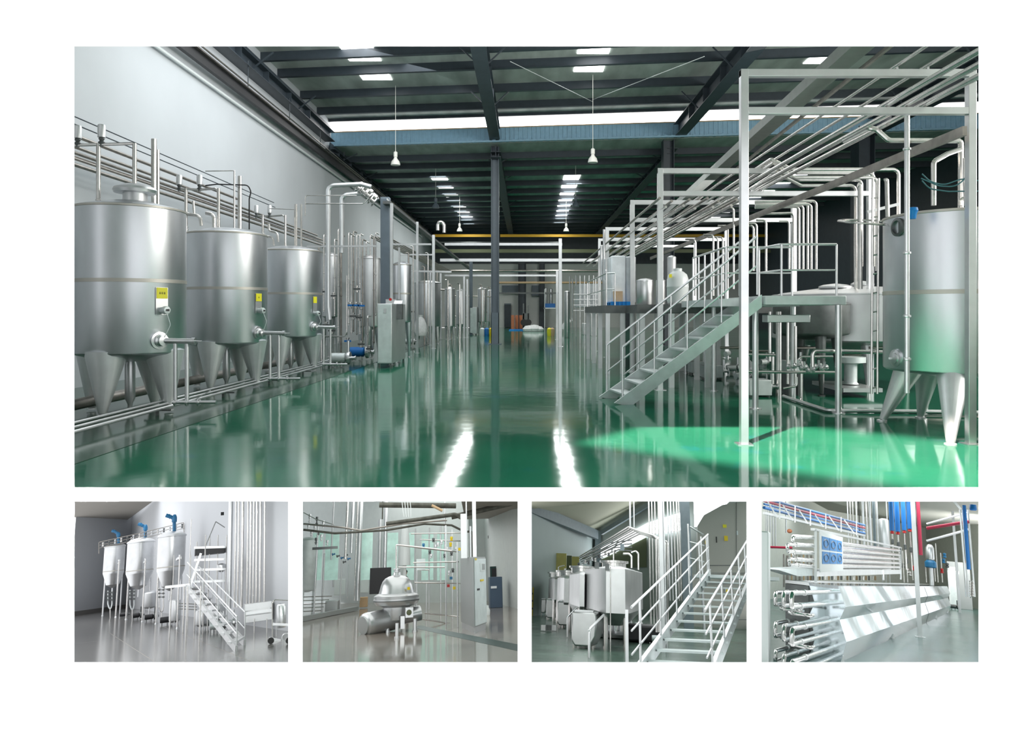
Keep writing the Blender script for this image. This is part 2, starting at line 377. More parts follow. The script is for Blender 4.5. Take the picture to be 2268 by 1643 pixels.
cross(50, 576, 975, 1350, .20, 'frame', 'bright steel crossbar over the aisle, second from the top')
cross(66, 600, 930, 1350, .22, 'pipe_dull', 'brownish pipe crossing the aisle below the bright crossbars', 'steel_pipe', 'pipe', True)
cross(60, 610, 985, 1235, .15, 'frame', 'bright steel crossbar over the aisle, third from the top')
cross(73, 626, 1098, 1345, .22, 'cardboard', 'cream coloured pipe before the back wall', 'steel_pipe', 'pipe', True)
cross(76, 649, 1098, 1240, .16, 'dark_steel', 'lowest thin dark rail before the back wall')
# back wall: windows, door
for i, (a, b, c, d) in enumerate(((1112, 632, 1150, 650), (1178, 632, 1200, 655))):
    p = at(a, b, 79.7); q = at(c, d, 79.7); MB().box(p.x, q.x, 79.6, 79.9, q.z, p.z).obj('window_%d' % (i+2), 'paint_light', kind='structure')
p = at(1117, 675, 79.7); q = at(1132, 724, 79.7)
dr = MB().box(p.x, q.x, 79.6, 79.9, q.z, p.z).obj('door_1', 'paint', kind='structure')
mb = MB(); mb.box(p.x, q.x, 79.5, 79.6, p.z, p.z+.15); mb.obj('door_frame', 'paint_light', dr)
# roof windows
n = 4
def skylight(x, w_, y0, y1, z):
    global n
    MB()._add([(x-w_/2, yy(y0, x), z-.03), (x+w_/2, yy(y0, x), z-.03), (x+w_/2, yy(y1, x), z-.03), (x-w_/2, yy(y1, x), z-.03)], [(0, 1, 2, 3)]).obj('window_%d' % n, 'daylight', kind='structure'); n += 1
def span(x, w_, pa, pb, z): skylight(x, w_, z*FPX/(PY-pa)-SK*x, z*FPX/(PY-pb)-SK*x, z)
span(-6.55, 1.3, 92, 134, zr); span(-6.55, 1.3, 148, 176, zr)
span(2.65, 1.25, 92, 118, zr); span(2.65, 1.25, 129, 158, zr)
span(12.1, 1.35, 108, 140, zr)
for i in range(7):
    a, b = (385, 404, 421, 436, 450, 463, 474)[i], (398, 416, 431, 445, 458, 470, 484)[i]
    span(-5.75+i*.04, 1.05, a, b, zl); span(3.0+i*.04, 1.05, a, b, zl); span(17.2, 1.9, a, b, zl)
# bell lamps
def bell_lamp(px, py, dia_px, cord_top_py, label, m='lamp_white'):
    Z = .43*FPX/dia_px; c = at(px, py, Z); k = .215
    top = zl if Z > Yc else zr
    t = thing('pendant_lamp', label, 'lamp', c, 'bell shaped pendant lamps')
    MB().lathe(c, [(k, -.16), (k*.98, -.1), (k*.8, .02), (k*.42, .12), (k*.3, .2)], 24).obj('lamp_shade', m, t)
    MB().lathe(c, [(k*.3, .2), (k*.42, .22), (k*.42, .42), (k*.2, .46)], 16).obj('ballast_box', m, t)
    MB().cyl(c+V((0, 0, .44)), V((c.x, c.y, top)), .012, 6).obj('cord', 'lamp_white', t)
    MB().lathe(c, [(.001, -.15), (k*.8, -.13), (k*.8, -.1)], 16).obj('lens', 'white_plastic', t)
bell_lamp(876, 358, 21, 235, 'bell pendant lamp hanging nearer the white wall, below the clerestory')
bell_lamp(1313, 352, 22, 190, 'bell pendant lamp nearest the camera, over the right of the aisle')
bell_lamp(965, 455, 16, 370, 'dim bell pendant lamp between the wall and the row of roof windows', 'paint_light')
bell_lamp(1018, 508, 12.5, 480, 'small far bell lamp under the end of the left row of roof windows')
bell_lamp(1254, 508, 12.5, 480, 'small far bell lamp under the end of the middle row of roof windows')
bell_lamp(1275, 452, 16, 400, 'dim bell pendant lamp beside the middle row of roof windows', 'paint_light')
# bracing wires below the near roof
for i, (a, b, c, d, e, g) in enumerate(((1130, 140, 1312, 225, 26.5, 33.5), (1312, 225, 1560, 125, 33.5, 25.5))):
    MB().cyl(at(a, b-4, e-1.5), at(c, d, g-1.8), .012, 5).obj('bracing_rod', 'galv', None, 'thin bracing rod under the near roof, %s arm of the V above the bell lamp' % ('left', 'right')[i], 'rod')
# pipes hung at the top of the white wall (crane rail)
t = thing('cable_tray', 'dark rail hung along the white wall high above the tanks', 'rail', (WX+.35, 15, 7.8))
mb = MB(); mb.box(WX+.28, WX+.42, D+1, 72, 7.72, 8.02); mb.obj('channel', 'black', t)
mb = MB(); mb.box(WX+.2, WX+.55, D+1, 72, 8.02, 8.06); mb.cyl((WX+.6, D+1, 8.1), (WX+.6, 72, 8.1), .03, 8); mb.obj('top_flange', 'pipe_dull', t)
for k in range(12):
    MB().cyl((WX+.42, 17+4.6*k, 8.05), (WX+.42, 17+4.6*k, 9.1), .018, 6).obj('hanger_rod', 'paint', t)
MB().cyl((WX+.12, D+1, 7.45), (WX+.12, 72, 7.45), .05, 8).obj('wall_conduit', 'white_plastic', None, 'pale conduit fixed to the white wall just under the dark rail', 'pipe')

# ================================================================ LEFT TANKS
def zy(py): return 1.75*FPX/(py-PY)          # depth at which the floor shows at a row
def cone_leg(parent, base, top, rt, m='brushed', rb=.035):
    """tapered sheet leg from the shell down to a foot plate"""
    b, t = V(base), V(top); mb = MB()
    mb.sweep([t, t.lerp(b, .97), b+V((0, 0, .03))], [rt, rt*.14+rb*.6, rb], 18)
    l = mb.obj('leg', m, parent)
    MB().lathe(b, [(rb*2.2, 0), (rb*2.2, .02), (rb, .03)], 12).obj('foot_plate', m, l)
    return l
def tank(c, r, zb, zt, label, legs, group=None, seam=None, dome=.18, bottom=.18, m='brushed', hole=True, rt=.3, name='storage_tank', floor=F_, legm=None):
    c = V(c); t = thing(name, label, 'tank', (c.x, c.y, floor), group); o = V((c.x, c.y, 0)); n_ = 64
    prof = [(.001, zb-bottom), (r*.5, zb-bottom*.75), (r*.96, zb-.02), (r*.99, zb), (r, zb+.02), (r, zt-.02), (r*.985, zt), (r*.9, zt+dome*.25), (r*.45, zt+dome*.8), (.001, zt+dome)]
    MB().lathe(o, prof, n_).obj('shell', m, t, smooth=30)
    if seam is not None: MB().lathe(o, [(r-.01, seam-.035), (r+.006, seam-.03), (r+.006, seam+.03), (r-.01, seam+.035)], n_).obj('weld_band', 'weld', t)
    MB().lathe(o, [(r-.01, zt-.03), (r+.014, zt-.02), (r+.014, zt+.01), (r-.02, zt+.02)], n_).obj('rim', 'weld' if m == 'brushed' else m, t)
    for i, a in enumerate(legs):
        d = V((math.cos(a), math.sin(a), 0))
        cone_leg(t, o+d*r*.80+V((0, 0, floor)), o+d*r*.70+V((0, 0, zb+.02)), rt, legm or m)
    if hole:
        h = V((c.x+r*.1, c.y, zt+dome*.8))
        MB().lathe(h, [(.2, -.1), (.2, .16), (.34, .17), (.36, .22), (.34, .26), (.2, .32), (.001, .34)], 28).obj('manway', 'satin', t)
    return t
def on_shell(c, r, px, Zc=None):
    """point of a cylinder wall met by the ray of a picture column (xy only)"""
    d = V(((px-PX)/FPX, 1)); cc = V((c[0], c[1])); a = d.dot(d); b = -2*d.dot(cc); q = cc.dot(cc)-r*r
    s_ = (-b-math.sqrt(max(0, b*b-4*a*q)))/(2*a); return V((d.x*s_, d.y*s_, 0))
LT = [(-7.07, 12.9), (-7.07, 17.05), (-7.07, 21.7)]
LR = .915
words_ = ['nearest steel tank on the left, cut by the edge, with a flanged manway on top', 'second steel tank on the left, next after the one with the manway', 'third steel tank on the left, beside the tall bright pipes']
tanks = []
for i, (x, y) in enumerate(LT):
    a0 = -1.66
    t = tank((x, y), LR, -.72, 1.80, words_[i], [a0+k*math.pi/2 for k in range(4)], 'big steel tanks along the white wall', .53, legm='leg_steel', rt=.33, hole=(i == 0))
    tanks.append(t)
    # yellow sign plate, gauge, sampling branch facing the aisle
    sx = (358, 572, 697)[i]; p = on_shell((x, y), LR, sx); nrm = V((p.x-x, p.y-y, 0)).normalized(); side = V((-nrm.y, nrm.x, 0))
    s_ = y/12.9 if i == 0 else 1
    ztop = Z_((637, 650, 657)[i], p.y); zbot = Z_((661, 667, 671)[i], p.y); hw = (.10, .095, .075)[i]
    pl = MB().prism([p+nrm*.012+side*a*hw+V((0, 0, z)) for a, z in ((-1, zbot), (1, zbot), (1, ztop), (-1, ztop))], nrm*.008).obj('name_plate', 'yellow_sign', t, 'yellow sign plate')
    if i < 2:   # small dark characters on the plate
        mb = MB(); zc = (ztop+zbot)/2; k = 3 if i == 0 else 1
        for j in range(k):
            cx = (j-(k-1)/2)*.042
            for a0_, a1_, z0, z1 in ((-.014, .014, .014, .018), (-.014, .014, -.002, .002), (-.002, .002, -.018, .016), (-.014, -.010, -.016, .01), (.008, .012, -.018, .006), (-.013, .013, -.019, -.015)):
                mb.prism([p+nrm*.0202+side*(cx+a)+V((0, 0, zc+z)) for a, z in ((a0_, z0), (a1_, z0), (a1_, z1), (a0_, z1))], nrm*.002)
        mb.obj('lettering', 'black', pl)
    MB().prism([p+nrm*.004+side*a*(hw+.012)+V((0, 0, z)) for a, z in ((-1, zbot-.28), (1, zbot-.28), (1, ztop+.005), (-1, ztop+.005))], nrm*.006).obj('mounting_plate', 'satin', t)
    gz = Z_((687, 688, 694)[i], p.y)
    mb = MB(); mb.cyl(p+nrm*.0+V((0, 0, gz)), p+nrm*.14+V((0, 0, gz)), .055, 16); mb.lathe(p+nrm*.14+V((0, 0, gz)), [(.001, .03), (.06, .02), (.07, 0), (.07, -.05)], 18, nrm)
    g = mb.obj('gauge', 'galv', t); MB().prism([p+nrm*.172+side*a*.03+V((0, 0, gz+z)) for a, z in ((-1, -.015), (1, -.015), (1, .02), (-1, .02))], nrm*.004).obj('display', 'black', g)
    fz = Z_((754, 737, 724)[i], p.y)
    mb = MB(); q = on_shell((x, y), LR, (352, 571, 695)[i])+V((0, 0, fz)); nn = V((q.x-x, q.y-y, 0)).normalized()
    mb.lathe(q, [(.15, -.03), (.15, .03), (.11, .035), (.11, .06)], 26, nn); mb.lathe(q, [(.10, .06), (.07, .08), (.05, .14), (.09, .141), (.09, .16), (.05, .165)], 18, nn)
    e = V((q.x+.62, q.y-.05, fz-.01)); mb.cyl(q+nn*.1, e, .048, 14); mb.cyl(e-V((.03, 0, 0)), e+V((.03, 0, 0)), .062, 14); mb.cyl(e, e+V((.14, 0, 0)), .012, 8)
    br = mb.obj('outlet_branch', 'steel', t, 'horizontal outlet pipe with round flange')
    MB().pipe([p+nrm*.15+V((0, 0, gz-.06)), p+nrm*.2+V((.03, 0, gz-.25)), q+nn*.16+V((0, 0, .05))], .006, .1, 6).obj('cable', 'galv', t)
    for j, dx in enumerate((.30, .50)):
        b = V((q.x+dx, q.y-.04, 0)); MB().cyl(b+V((0, 0, fz-.03)), V((b.x, b.y, F_+.2)), .034, 12).obj('drain_pipe', 'satin', t)
    MB().lathe((x, y, 0), [(.05, -.8), (.085, -.95), (.085, F_+.2), (.04, F_+.1), (.04, F_)], 20).obj('agitator_drive', 'satin', t)
    z0 = F_+.2; b = q+V((.55, 0, 0))
    v_ = MB(); v_.cyl((b.x-.3, b.y-.04, z0), (b.x+.45, b.y-.04, z0), .03, 12); v_.bar((b.x+.1, b.y-.04, z0+.05), (b.x+.35, b.y-.04, z0+.2), .03, .01)
    for dx in (-.25, -.05, .15): clamp_ring(v_, (b.x+dx, b.y-.04, z0), .045, (1, 0, 0))
    v_.obj('floor_valve', 'steel', t)

def L(z_, *pts): return [at(p[0], p[1], p[2] if len(p) > 2 else z_) for p in pts]
# pipes and valves on the tank tops
PIPE = []
def top_set(i, riser, down, cross_y, valves, extra):
    Zt = LT[i][1]; nm = ('nearest', 'second', 'third')[i]
    zt = 1.85
    for j, (px, py) in enumerate(riser):
        a = at(px, cross_y, Zt); b = V((a.x, a.y, zt)); r = .036
        mb = MB(); mb.cyl(b, a, r, 12); clamp_ring(mb, b+V((0, 0, .08)), r); clamp_ring(mb, b+V((0, 0, .14)), r*.9)
        mb.cyl(a, a+V((0, 0, .02)), r, 12)
        mb.obj('riser_pipe', 'pipe', None, 'upright bright pipe on top of the %s left tank, %s from the left' % (nm, ordinal(j)), 'pipe', 'short risers on the left tanks')
    if down:
        MB().pipe([at(px, py, Zt) for px, py in down], .028, .06).obj('header_pipe', 'pipe', None, 'thin level pipe joining the risers over the %s left tank' % nm, 'pipe')
    for j, (px, py) in enumerate(valves):
        c = at(px, py, Zt); h = .115
        v_ = thing('pneumatic_valve', 'white capped pneumatic valve above the %s left tank, %s from the left' % (nm, ordinal(j)), 'valve', c-V((0, 0, .2)), 'pneumatic valves over the left tanks')
        MB().lathe(c, [(.001, h), (.055, h*.97), (.066, h*.8), (.066, -h), (.04, -h)], 18).obj('actuator_head', 'satin', v_)
        mb = MB(); mb.lathe(c, [(.04, -h), (.05, -h-.03), (.03, -h-.06), (.06, -h-.09), (.03, -h-.13), (.03, -h-.16)], 14); mb.obj('valve_body', 'dark_steel', v_)
top_set(0, [(218, 0), (298, 0)], [(150, 322), (218, 320), (298, 318), (298, 330)], 320, [(172, 292), (225, 290)], None)
top_set(1, [(412, 0), (484, 0)], [(395, 418), (440, 420), (478, 418), (484, 424), (484, 432)], 419, [(397, 398), (442, 398)], None)
top_set(2, [(582, 0), (632, 0)], [(565, 478), (600, 479), (626, 477), (632, 481)], 478, [(568, 463), (597, 463)], None)
def pz(Z, pts, r, label, m='pipe', bend=None, name='steel_pipe', group=None):
    return MB().pipe(L(Z, *pts), r, bend or r*3).obj(name, m, None, label, 'pipe', group)
pz(17.0, [(412, 470), (416, 474), (443, 478), (446, 500)], .04, 'elbow pipe bending onto the second left tank')
pz(17.0, [(456, 472), (470, 474), (474, 482), (474, 504)], .045, 'wide elbow pipe at the back of the second left tank top')
pz(17.4, [(428, 445), (430, 474)], .03, 'short pipe between the valves of the second left tank')
pz(21.6, [(582, 515), (586, 522), (604, 526), (606, 544)], .035, 'elbow pipe bending onto the third left tank')
pz(21.6, [(595, 495), (596, 512), (614, 515), (616, 536)], .035, 'small elbow pipe over the third left tank')
pz(13.6, [(341, 308), (341, 478)], .05, 'tall thick upright pipe behind the nearest left tank')
pz(13.8, [(350, 332), (350, 476)], .03, 'thinner upright pipe beside the tall thick one behind the nearest left tank')
pz(18.0, [(531, 390), (531, 510)], .05, 'tall upright pipe behind the second left tank')
pz(17.6, [(519, 378), (519, 508)], .022, 'slim upright pipe on the second left tank, topped by a thin wire loop')
pz(17.6, [(455, 379), (519, 378), (519, 384)], .012, 'thin level tube above the valves of the second left tank', bend=.05)
pz(17.8, [(455, 411), (480, 408), (550, 410), (556, 425), (552, 440), (552, 508)], .016, 'thin black hose arching over the second left tank', 'black', bend=.15, name='hose')
pz(21.9, [(655, 452), (655, 545)], .045, 'tall upright pipe behind the third left tank')
pz(21.9, [(667, 452), (667, 548)], .03, 'thinner upright pipe beside the tall one behind the third left tank')
pz(21.5, [(597, 462), (655, 464)], .012, 'thin level tube above the valves of the third left tank')
# pipes along the white wall
for i, y0 in enumerate((258, 277, 300, 327, 338, 346, 353, 368)):
    X = -9.6; Z0 = -X*FPX/1000; z = (PY-y0)*Z0/FPX; r = (.014, .014, .04, .035, .035, .03, .03, .04)[i]
    X += (.0, .05, .0, .06, 0, -.05, .05, .1)[i]
    ye = (27.5, 27.5, 24, 33, 34, 34, 35, 34)[i]
    MB().cyl((X, D+.4, z), (X, ye, z), r, 10).obj('wall_pipe', 'paint' if i < 2 else 'pipe_dull', None, '%s line from the top of the long pipes running along the white wall' % ordinal(i), 'pipe', 'long pipes along the white wall')
# long pipes along the floor before the tanks
for i, (x, z, r) in enumerate(((-6.42, F_+.17, .022), (-6.33, F_+.13, .022), (-6.24, F_+.09, .026))):
    MB().cyl((x, D+.1, z), (x, 26+i, z), r, 10).obj('floor_pipe', 'frame', None, '%s from the wall of three thin bright pipes along the floor by the left tanks' % ordinal(i), 'pipe', 'floor pipes before the left tanks')
MB().cyl((-7.72, D+.1, F_+.16), (-7.72, 24, F_+.16), .10, 16).obj('floor_pipe', 'pipe_dull', None, 'thick brown drain pipe lying behind the front legs of the left tanks', 'pipe')
for k in range(6):
    t = MB(); y = 9.7+2.7*k; t.bar((-6.55, y, F_+.06), (-6.1, y, F_+.06), .04, .03); t.bar((-6.33, y, F_-.03), (-6.33, y, F_+.06), .04, .04); t.obj('pipe_support', 'dark_steel', None, '%s low bracket from the front under the bright floor pipes by the left tanks' % ordinal(k), 'bracket', 'pipe brackets on the floor')
# ================================================================ LEFT SIDE FURTHER BACK
# two tall bright pipes that turn at the top
pz(23.5, [(730, 708), (727, 680), (727, 411), (800, 408), (822, 414)], .075, 'tall thick bright pipe rising right of the third left tank and turning at the top', 'frame', .2)
pz(24.5, [(757, 560), (757, 432), (800, 428), (828, 430), (836, 442)], .075, 'second tall thick bright pipe, under the first at the top, before the steel post', 'frame', .2)
pz(23, [(676, 478), (676, 433), (790, 433)], .016, 'upper thin tube crossing behind the tall thick pipes', bend=.08)
pz(23, [(676, 451), (805, 451), (815, 440)], .018, 'lower thin tube crossing behind the tall thick pipes', bend=.08)
for i, (px, py, s_) in enumerate(((797, 412, .16), (808, 420, .17), (818, 428, .17), (828, 440, .18))):
    c = at(px, py, 24); mb = MB(); mb.lathe(c-V((.12, 0, 0)), [(.10, 0), (s_, .01), (s_, .05), (.08, .06), (.08, .14), (s_, .15), (s_, .19), (.1, .2)], 18, (.8, .2, -.6)); mb.ball(c+V((.05, 0, .05)), .1)
    mb.obj('pipe_flange', 'pipe', None, '%s from the top of the flanged couplings where the tall thick pipes meet' % ordinal(i), 'flange', 'flanged couplings at the top of the tall pipes')
# square post in the left bay with the control cabinet before it
def post(px, pt, pb, wpx, label, m='frame', name='steel_post', Z=None, cap=True):
    Z = Z or zy(pb); x = (px-PX)*Z/FPX; zt = (PY-pt)*Z/FPX; w_ = wpx*Z/FPX
    t = MB().box(x-w_/2, x+w_/2, Z, Z+w_, F_, zt).obj(name, m, None, label, 'post')
    MB().box(x-w_*.9, x+w_*.9, Z-w_*.4, Z+w_*1.4, F_, F_+.015).obj('base_plate', m, t)
    return t
post(852, 436, 813, 19, 'broad blue grey square post standing behind the tall control cabinet', 'paint_light', Z=25)
t = thing('control_cabinet', 'tall stainless control cabinet at the edge of the green floor, nearest of its kind', 'cabinet', (-4.55, 22.4, F_))
x0, x1, z1 = (836-PX)*22.4/FPX, (868-PX)*22.4/FPX, Z_(672, 22.4)
MB().box(x0, x1, 22.4, 24.9, F_+.14, z1).obj('body', 'satin', t, bevel=.01)
MB().box(x0+.02, x1-.02, 22.37, 22.398, F_+.17, z1-.03).obj('door', 'galv', t, bevel=.006)
MB().box(x0+.2, x1-.16, 22.355, 22.369, Z_(693, 22.4), Z_(683, 22.4)).obj('vent_grille', 'satin', t)
for a in (x0+.03, x1-.07):
    for b in (22.42, 24.8): MB().box(a, a+.04, b, b+.04, F_, F_+.15).obj('leg', 'dark_steel', t)
MB().box(x0+.04, x1-.06, 24.9-1.4, 24.6, z1-.05, z1+.15).obj('rear_housing', 'satin', t)
t = thing('operator_panel', 'grey operator box with red and yellow buttons beside the nearest control cabinet', 'control box', at(881, 708, 23.6))
c = at(881, 690, 23.2); MB().box(c.x-.13, c.x+.13, 23.2, 23.5, c.z-.25, c.z+.25).obj('box', 'dark_steel', t, bevel=.01)
MB().prism([(c.x-.13, 23.2, c.z+.25), (c.x+.13, 23.2, c.z+.25), (c.x+.13, 23.35, c.z+.36), (c.x-.13, 23.35, c.z+.36)], (0, .02, 0)).obj('hood', 'satin', t)
for a, b, m in ((874, 694, 'red'), (874, 702, 'yellow'), (865, 663, 'red')):
    p = at(a, b, 23.19); MB().cyl(p, p-V((0, .05, 0)), .045, 12).obj('push_button', m, t)
# bright square posts of the left pipe gallery
for i, (px, pt, pb, w_) in enumerate(((867, 450, 808, 6), (924, 491, 782, 5), (960, 520, 772, 6), (884, 548, 802, 4), (976, 605, 750, 4), (1028, 612, 748, 4), (1035, 618, 748, 4), (953, 600, 765, 4))):
    post(px, pt, pb, w_, 'bright square post of the left pipe gallery, %s along it (from the cabinet inward)' % ordinal(i))
post(1241, 528, 768, 7, 'bright tall square post standing alone right of the middle column')
post(1234, 600, 752, 5, 'bright square post close left behind the lone tall post')
post(1043, 575, 742, 7, 'blue grey post right behind the second control cabinet', 'paint_light')
t = thing('control_cabinet', 'second, smaller control cabinet far down the left side of the aisle', 'cabinet', at(1048, 742, zy(742)))
Z = zy(742); p = at(1040, 742, Z); q = at(1056, 680, Z); MB().box(p.x, q.x, Z, Z+1.1, F_+.1, q.z).obj('body', 'satin', t, bevel=.01)
MB().box(p.x+.04, q.x-.04, Z-.02, Z, F_+.15, q.z-.05).obj('door', 'galv', t)
for a in (p.x+.03, q.x-.1): MB().box(a, a+.06, Z+.05, Z+.12, F_, F_+.12).obj('leg', 'black', t)
# tanks further back on the left
def ptank(xl, xr, pt, pb, pbase, label, seam=None, m='brushed', group='tanks further down the left side', nlegs=4, dome=.15, rt=.22, hole=False, Zf=None):
    Zb = Zf or zy(pbase); al = math.atan((xl-PX)/FPX); ar = math.atan((xr-PX)/FPX); h = abs(ar-al)/2; th = (al+ar)/2
    r = Zb/(math.cos(th)/math.sin(h)-1); d = r/math.sin(h); c = (d*math.sin(th), d*math.cos(th)); Zt = c[1]-r*.6
    return tank(c, r, Z_(pb, Zt), Z_(pt, Zt), label, [-1.6+k*2*math.pi/nlegs for k in range(nlegs)], group, None if seam is None else Z_(seam, Zt), dome, .1, m, hole, min(rt, r*.35), floor=-cur[0].h)
ptank(792, 846, 572, 722, 795, 'pale upright tank half hidden by the square post behind the control cabinet', None, 'satin', rt=.15)
ptank(868, 911, 586, 712, 792, 'dark round tank right behind the control cabinet', 650, 'brushed')
ptank(918, 976, 626, 722, 762, 'grey tank with a white bag at its foot, right of the cabinet', None, 'satin')
ptank(712, 752, 566, 700, 790, 'tall narrow tank behind the tall thick pipes', None, 'satin')
ptank(985, 1008, 640, 722, 752, 'small far tank seen between the gallery posts', None, 'satin')
ptank(1010, 1032, 644, 718, 748, 'next small far tank towards the second control cabinet', None, 'satin')
ptank(1058, 1078, 640, 712, 742, 'small far tank right of the second control cabinet', None, 'satin')
ptank(1079, 1097, 644, 712, 738, 'furthest small tank on the left side, before the middle column', None, 'satin')
for i, (px, pt, pb) in enumerate(((905, 560, 775), (915, 545, 772), (940, 590, 765), (948, 560, 762), (968, 600, 758), (992, 620, 752), (1000, 630, 751), (1018, 628, 748), (1066, 630, 742), (1072, 640, 742), (1085, 636, 738), (1092, 640, 738))):
    Z = zy(pb); pz(Z, [(px-6, pt), (px, pt), (px, pb)], .035, '%s thin bent riser from the cabinet along the far left tanks' % ordinal(i), 'pipe' if i % 2 else 'pipe_dull', group='thin risers along the far left tanks')
for i, (a, b, c, y) in enumerate(((910, 975, 48, 690), (985, 1035, 52, 700), (1058, 1095, 60, 690), (985, 1090, 58, 655), (930, 985, 45, 640))): pz(c, [(a, y), (b, y+2)], .05, '%s level pipe between the far left tanks' % ordinal(i), 'pipe_dull', group='level pipes between the far left tanks')
# white bag
c = at(931, 722, 36); MB().lathe(c, [(.001, -.5), (.25, -.48), (.36, -.25), (.30, .1), (.2, .35), (.1, .45), (.14, .55), (.001, .56)], 22).obj('plastic_bag', 'white_soft', None, 'white plastic bag slung before the grey tank on the left', 'bag')
# crossbars of the left gallery and cable runs
cb = 0
def crossbar(Z, x0, y0, x1, y1, wpx, label, m='frame'):
    a, b = at(x0, y0, Z), at(x1, y1, Z); w_ = wpx*Z/FPX
    return MB().bar(a, b, w_, w_).obj('crossbar', m, None, label, 'crossbar')
crossbar(24.3, 680, 546, 834, 545, 4, 'long level bar from the third left tank to the square post', 'satin')
crossbar(24.6, 868, 541, 955, 541, 4, 'level bar between the gallery posts right of the cabinet, upper one', 'satin')
crossbar(33, 885, 564, 960, 564, 3, 'level bar between the gallery posts right of the cabinet, lower one', 'satin')
crossbar(36, 905, 600, 1000, 602, 4, 'level bar over the grey tank with the white bag', 'satin')
for i in range(6):
    x = -6.3-.16*i; MB().cyl((x, 33, 3.4), (x, 60, 3.4), .04, 8).obj('gallery_pipe', 'pipe_dull', None, '%s from the aisle of the overhead pipes on the left gallery behind the posts' % ordinal(i), 'pipe', 'overhead pipes of the left gallery')
crossbar(24.8, 857, 440, 867, 452, 3, 'short arm from the square post to the first gallery post', 'satin')
t = MB(); t.bar((-4.75, 24.6, 3.72), (-4.75, 62, 3.6), .25, .1); t.obj('cable_tray', 'dark_steel', None, 'dark cable tray running away above the left gallery posts', 'tray')
pz(34, [(970, 510), (970, 495), (978, 490), (984, 500), (984, 515)], .09, 'hooked ventilation pipe at the far end of the left gallery', 'pipe', .2)
# risers between the third tank and the post
for i, (px, pt, pb, r) in enumerate(((706, 545, 760, .03), (717, 520, 690, .025), (749, 508, 760, .03), (755, 520, 790, .045), (772, 516, 720, .028), (778, 520, 740, .028), (783, 512, 735, .028), (790, 520, 742, .028), (797, 518, 740, .028), (803, 530, 770, .03), (811, 535, 745, .028), (820, 520, 770, .028), (828, 524, 760, .03), (832, 515, 700, .025), (741, 530, 700, .03), (768, 700, 742, .02), (814, 700, 780, .03), (826, 730, 782, .03))):
    Z = 25.5+(i % 4)*1.1; a = at(px, pt, Z); b = at(px, pb, Z)
    mb = MB(); mb.pipe([b, a, a+V((.0, .5, .0))], r, .08); clamp_ring(mb, (a+b)/2, r); clamp_ring(mb, b+V((0, 0, .06)), r)
    mb.obj('riser_pipe', 'pipe' if i % 3 else 'pipe_dull', None, '%s from the wall of the upright pipes between third left tank and square post' % ordinal(i) if i < 14 else 'short upright pipe low in the pipe cluster, %s of four' % ordinal(i-14), 'pipe', 'upright pipes between the third tank and the post')
def pump(px, py, s_, label, m='steel', Z=None, mm='galv', yaw=0.):
    """pump: motor drum, volute, feet and pipe stubs"""
    fr = cur[0]; c = fr.at(px, py, Z) if Z else fr.fl(px, py); z0 = -fr.h; t = thing('pump', label, 'pump', (c.x, c.y, z0)); d = V((math.cos(yaw), math.sin(yaw), 0)); o = V((c.x, c.y, z0+s_*.55))
    MB().lathe(o-d*s_*.5, [(.001, -.02*s_), (s_*.30, 0), (s_*.32, s_*.1), (s_*.32, s_*.9), (s_*.2, s_)], 22, d).obj('motor', mm, t)
    MB().lathe(o+d*s_*.55, [(.001, -.02), (s_*.40, 0), (s_*.42, s_*.08), (s_*.40, s_*.2), (s_*.1, s_*.24), (s_*.1, s_*.5), (s_*.15, s_*.5), (s_*.15, s_*.55), (.001, s_*.55)], 24, d).obj('volute', m, t)
    MB().pipe([o+d*s_*.62+V((0, 0, s_*.3)), o+d*s_*.62+V((0, 0, s_*1.1))], s_*.09).obj('discharge_stub', m, t)
    for k in (-.3, .25): MB().obox(o+d*s_*k-V((0, 0, s_*.42)), s_*.1, s_*.5, s_*.27, yaw).obj('foot', m, t)
    return t
pump(792, 782, .55, 'floor pump in the pipe cluster left of the control cabinet', Z=26, mm='blue')
pump(750, 800, .5, 'floor pump at the foot of the third left tank', Z=23)
pump(905, 765, .45, 'small floor pump behind the control cabinet', Z=37)
# valve clusters with blue handles among the risers
for i, (a, b) in enumerate(((775, 676), (788, 676), (800, 677), (782, 700), (795, 703), (790, 640), (700, 640), (712, 646), (722, 720), (735, 732), (738, 655), (770, 755), (800, 762), (818, 772))):
    c = at(a, b, 25.2); mb = MB(); mb.use('pipe'); mb.lathe(c, [(.03, -.12), (.07, -.11), (.07, -.08), (.045, -.07), (.045, .07), (.07, .08), (.07, .11), (.03, .12)], 14)
    mb.use('blue' if i in (0, 1, 2, 11) else 'dark_steel'); mb.obox(c+V((.02, -.08, 0)), .24, .03, .06)
    mb.obj('hand_valve', 'pipe', None, '%s of the small hand valves in the pipe cluster left of the square post' % ordinal(i), 'valve', 'hand valves in the left pipe cluster')
pz(23.2, [(640, 745), (712, 745), (712, 820)], .03, 'low level pipe bending down by the third left tank')
pz(24, [(700, 745), (763, 745), (768, 735), (768, 610)], .025, 'thin pipe with a bend, running from the third tank base up beside the risers')

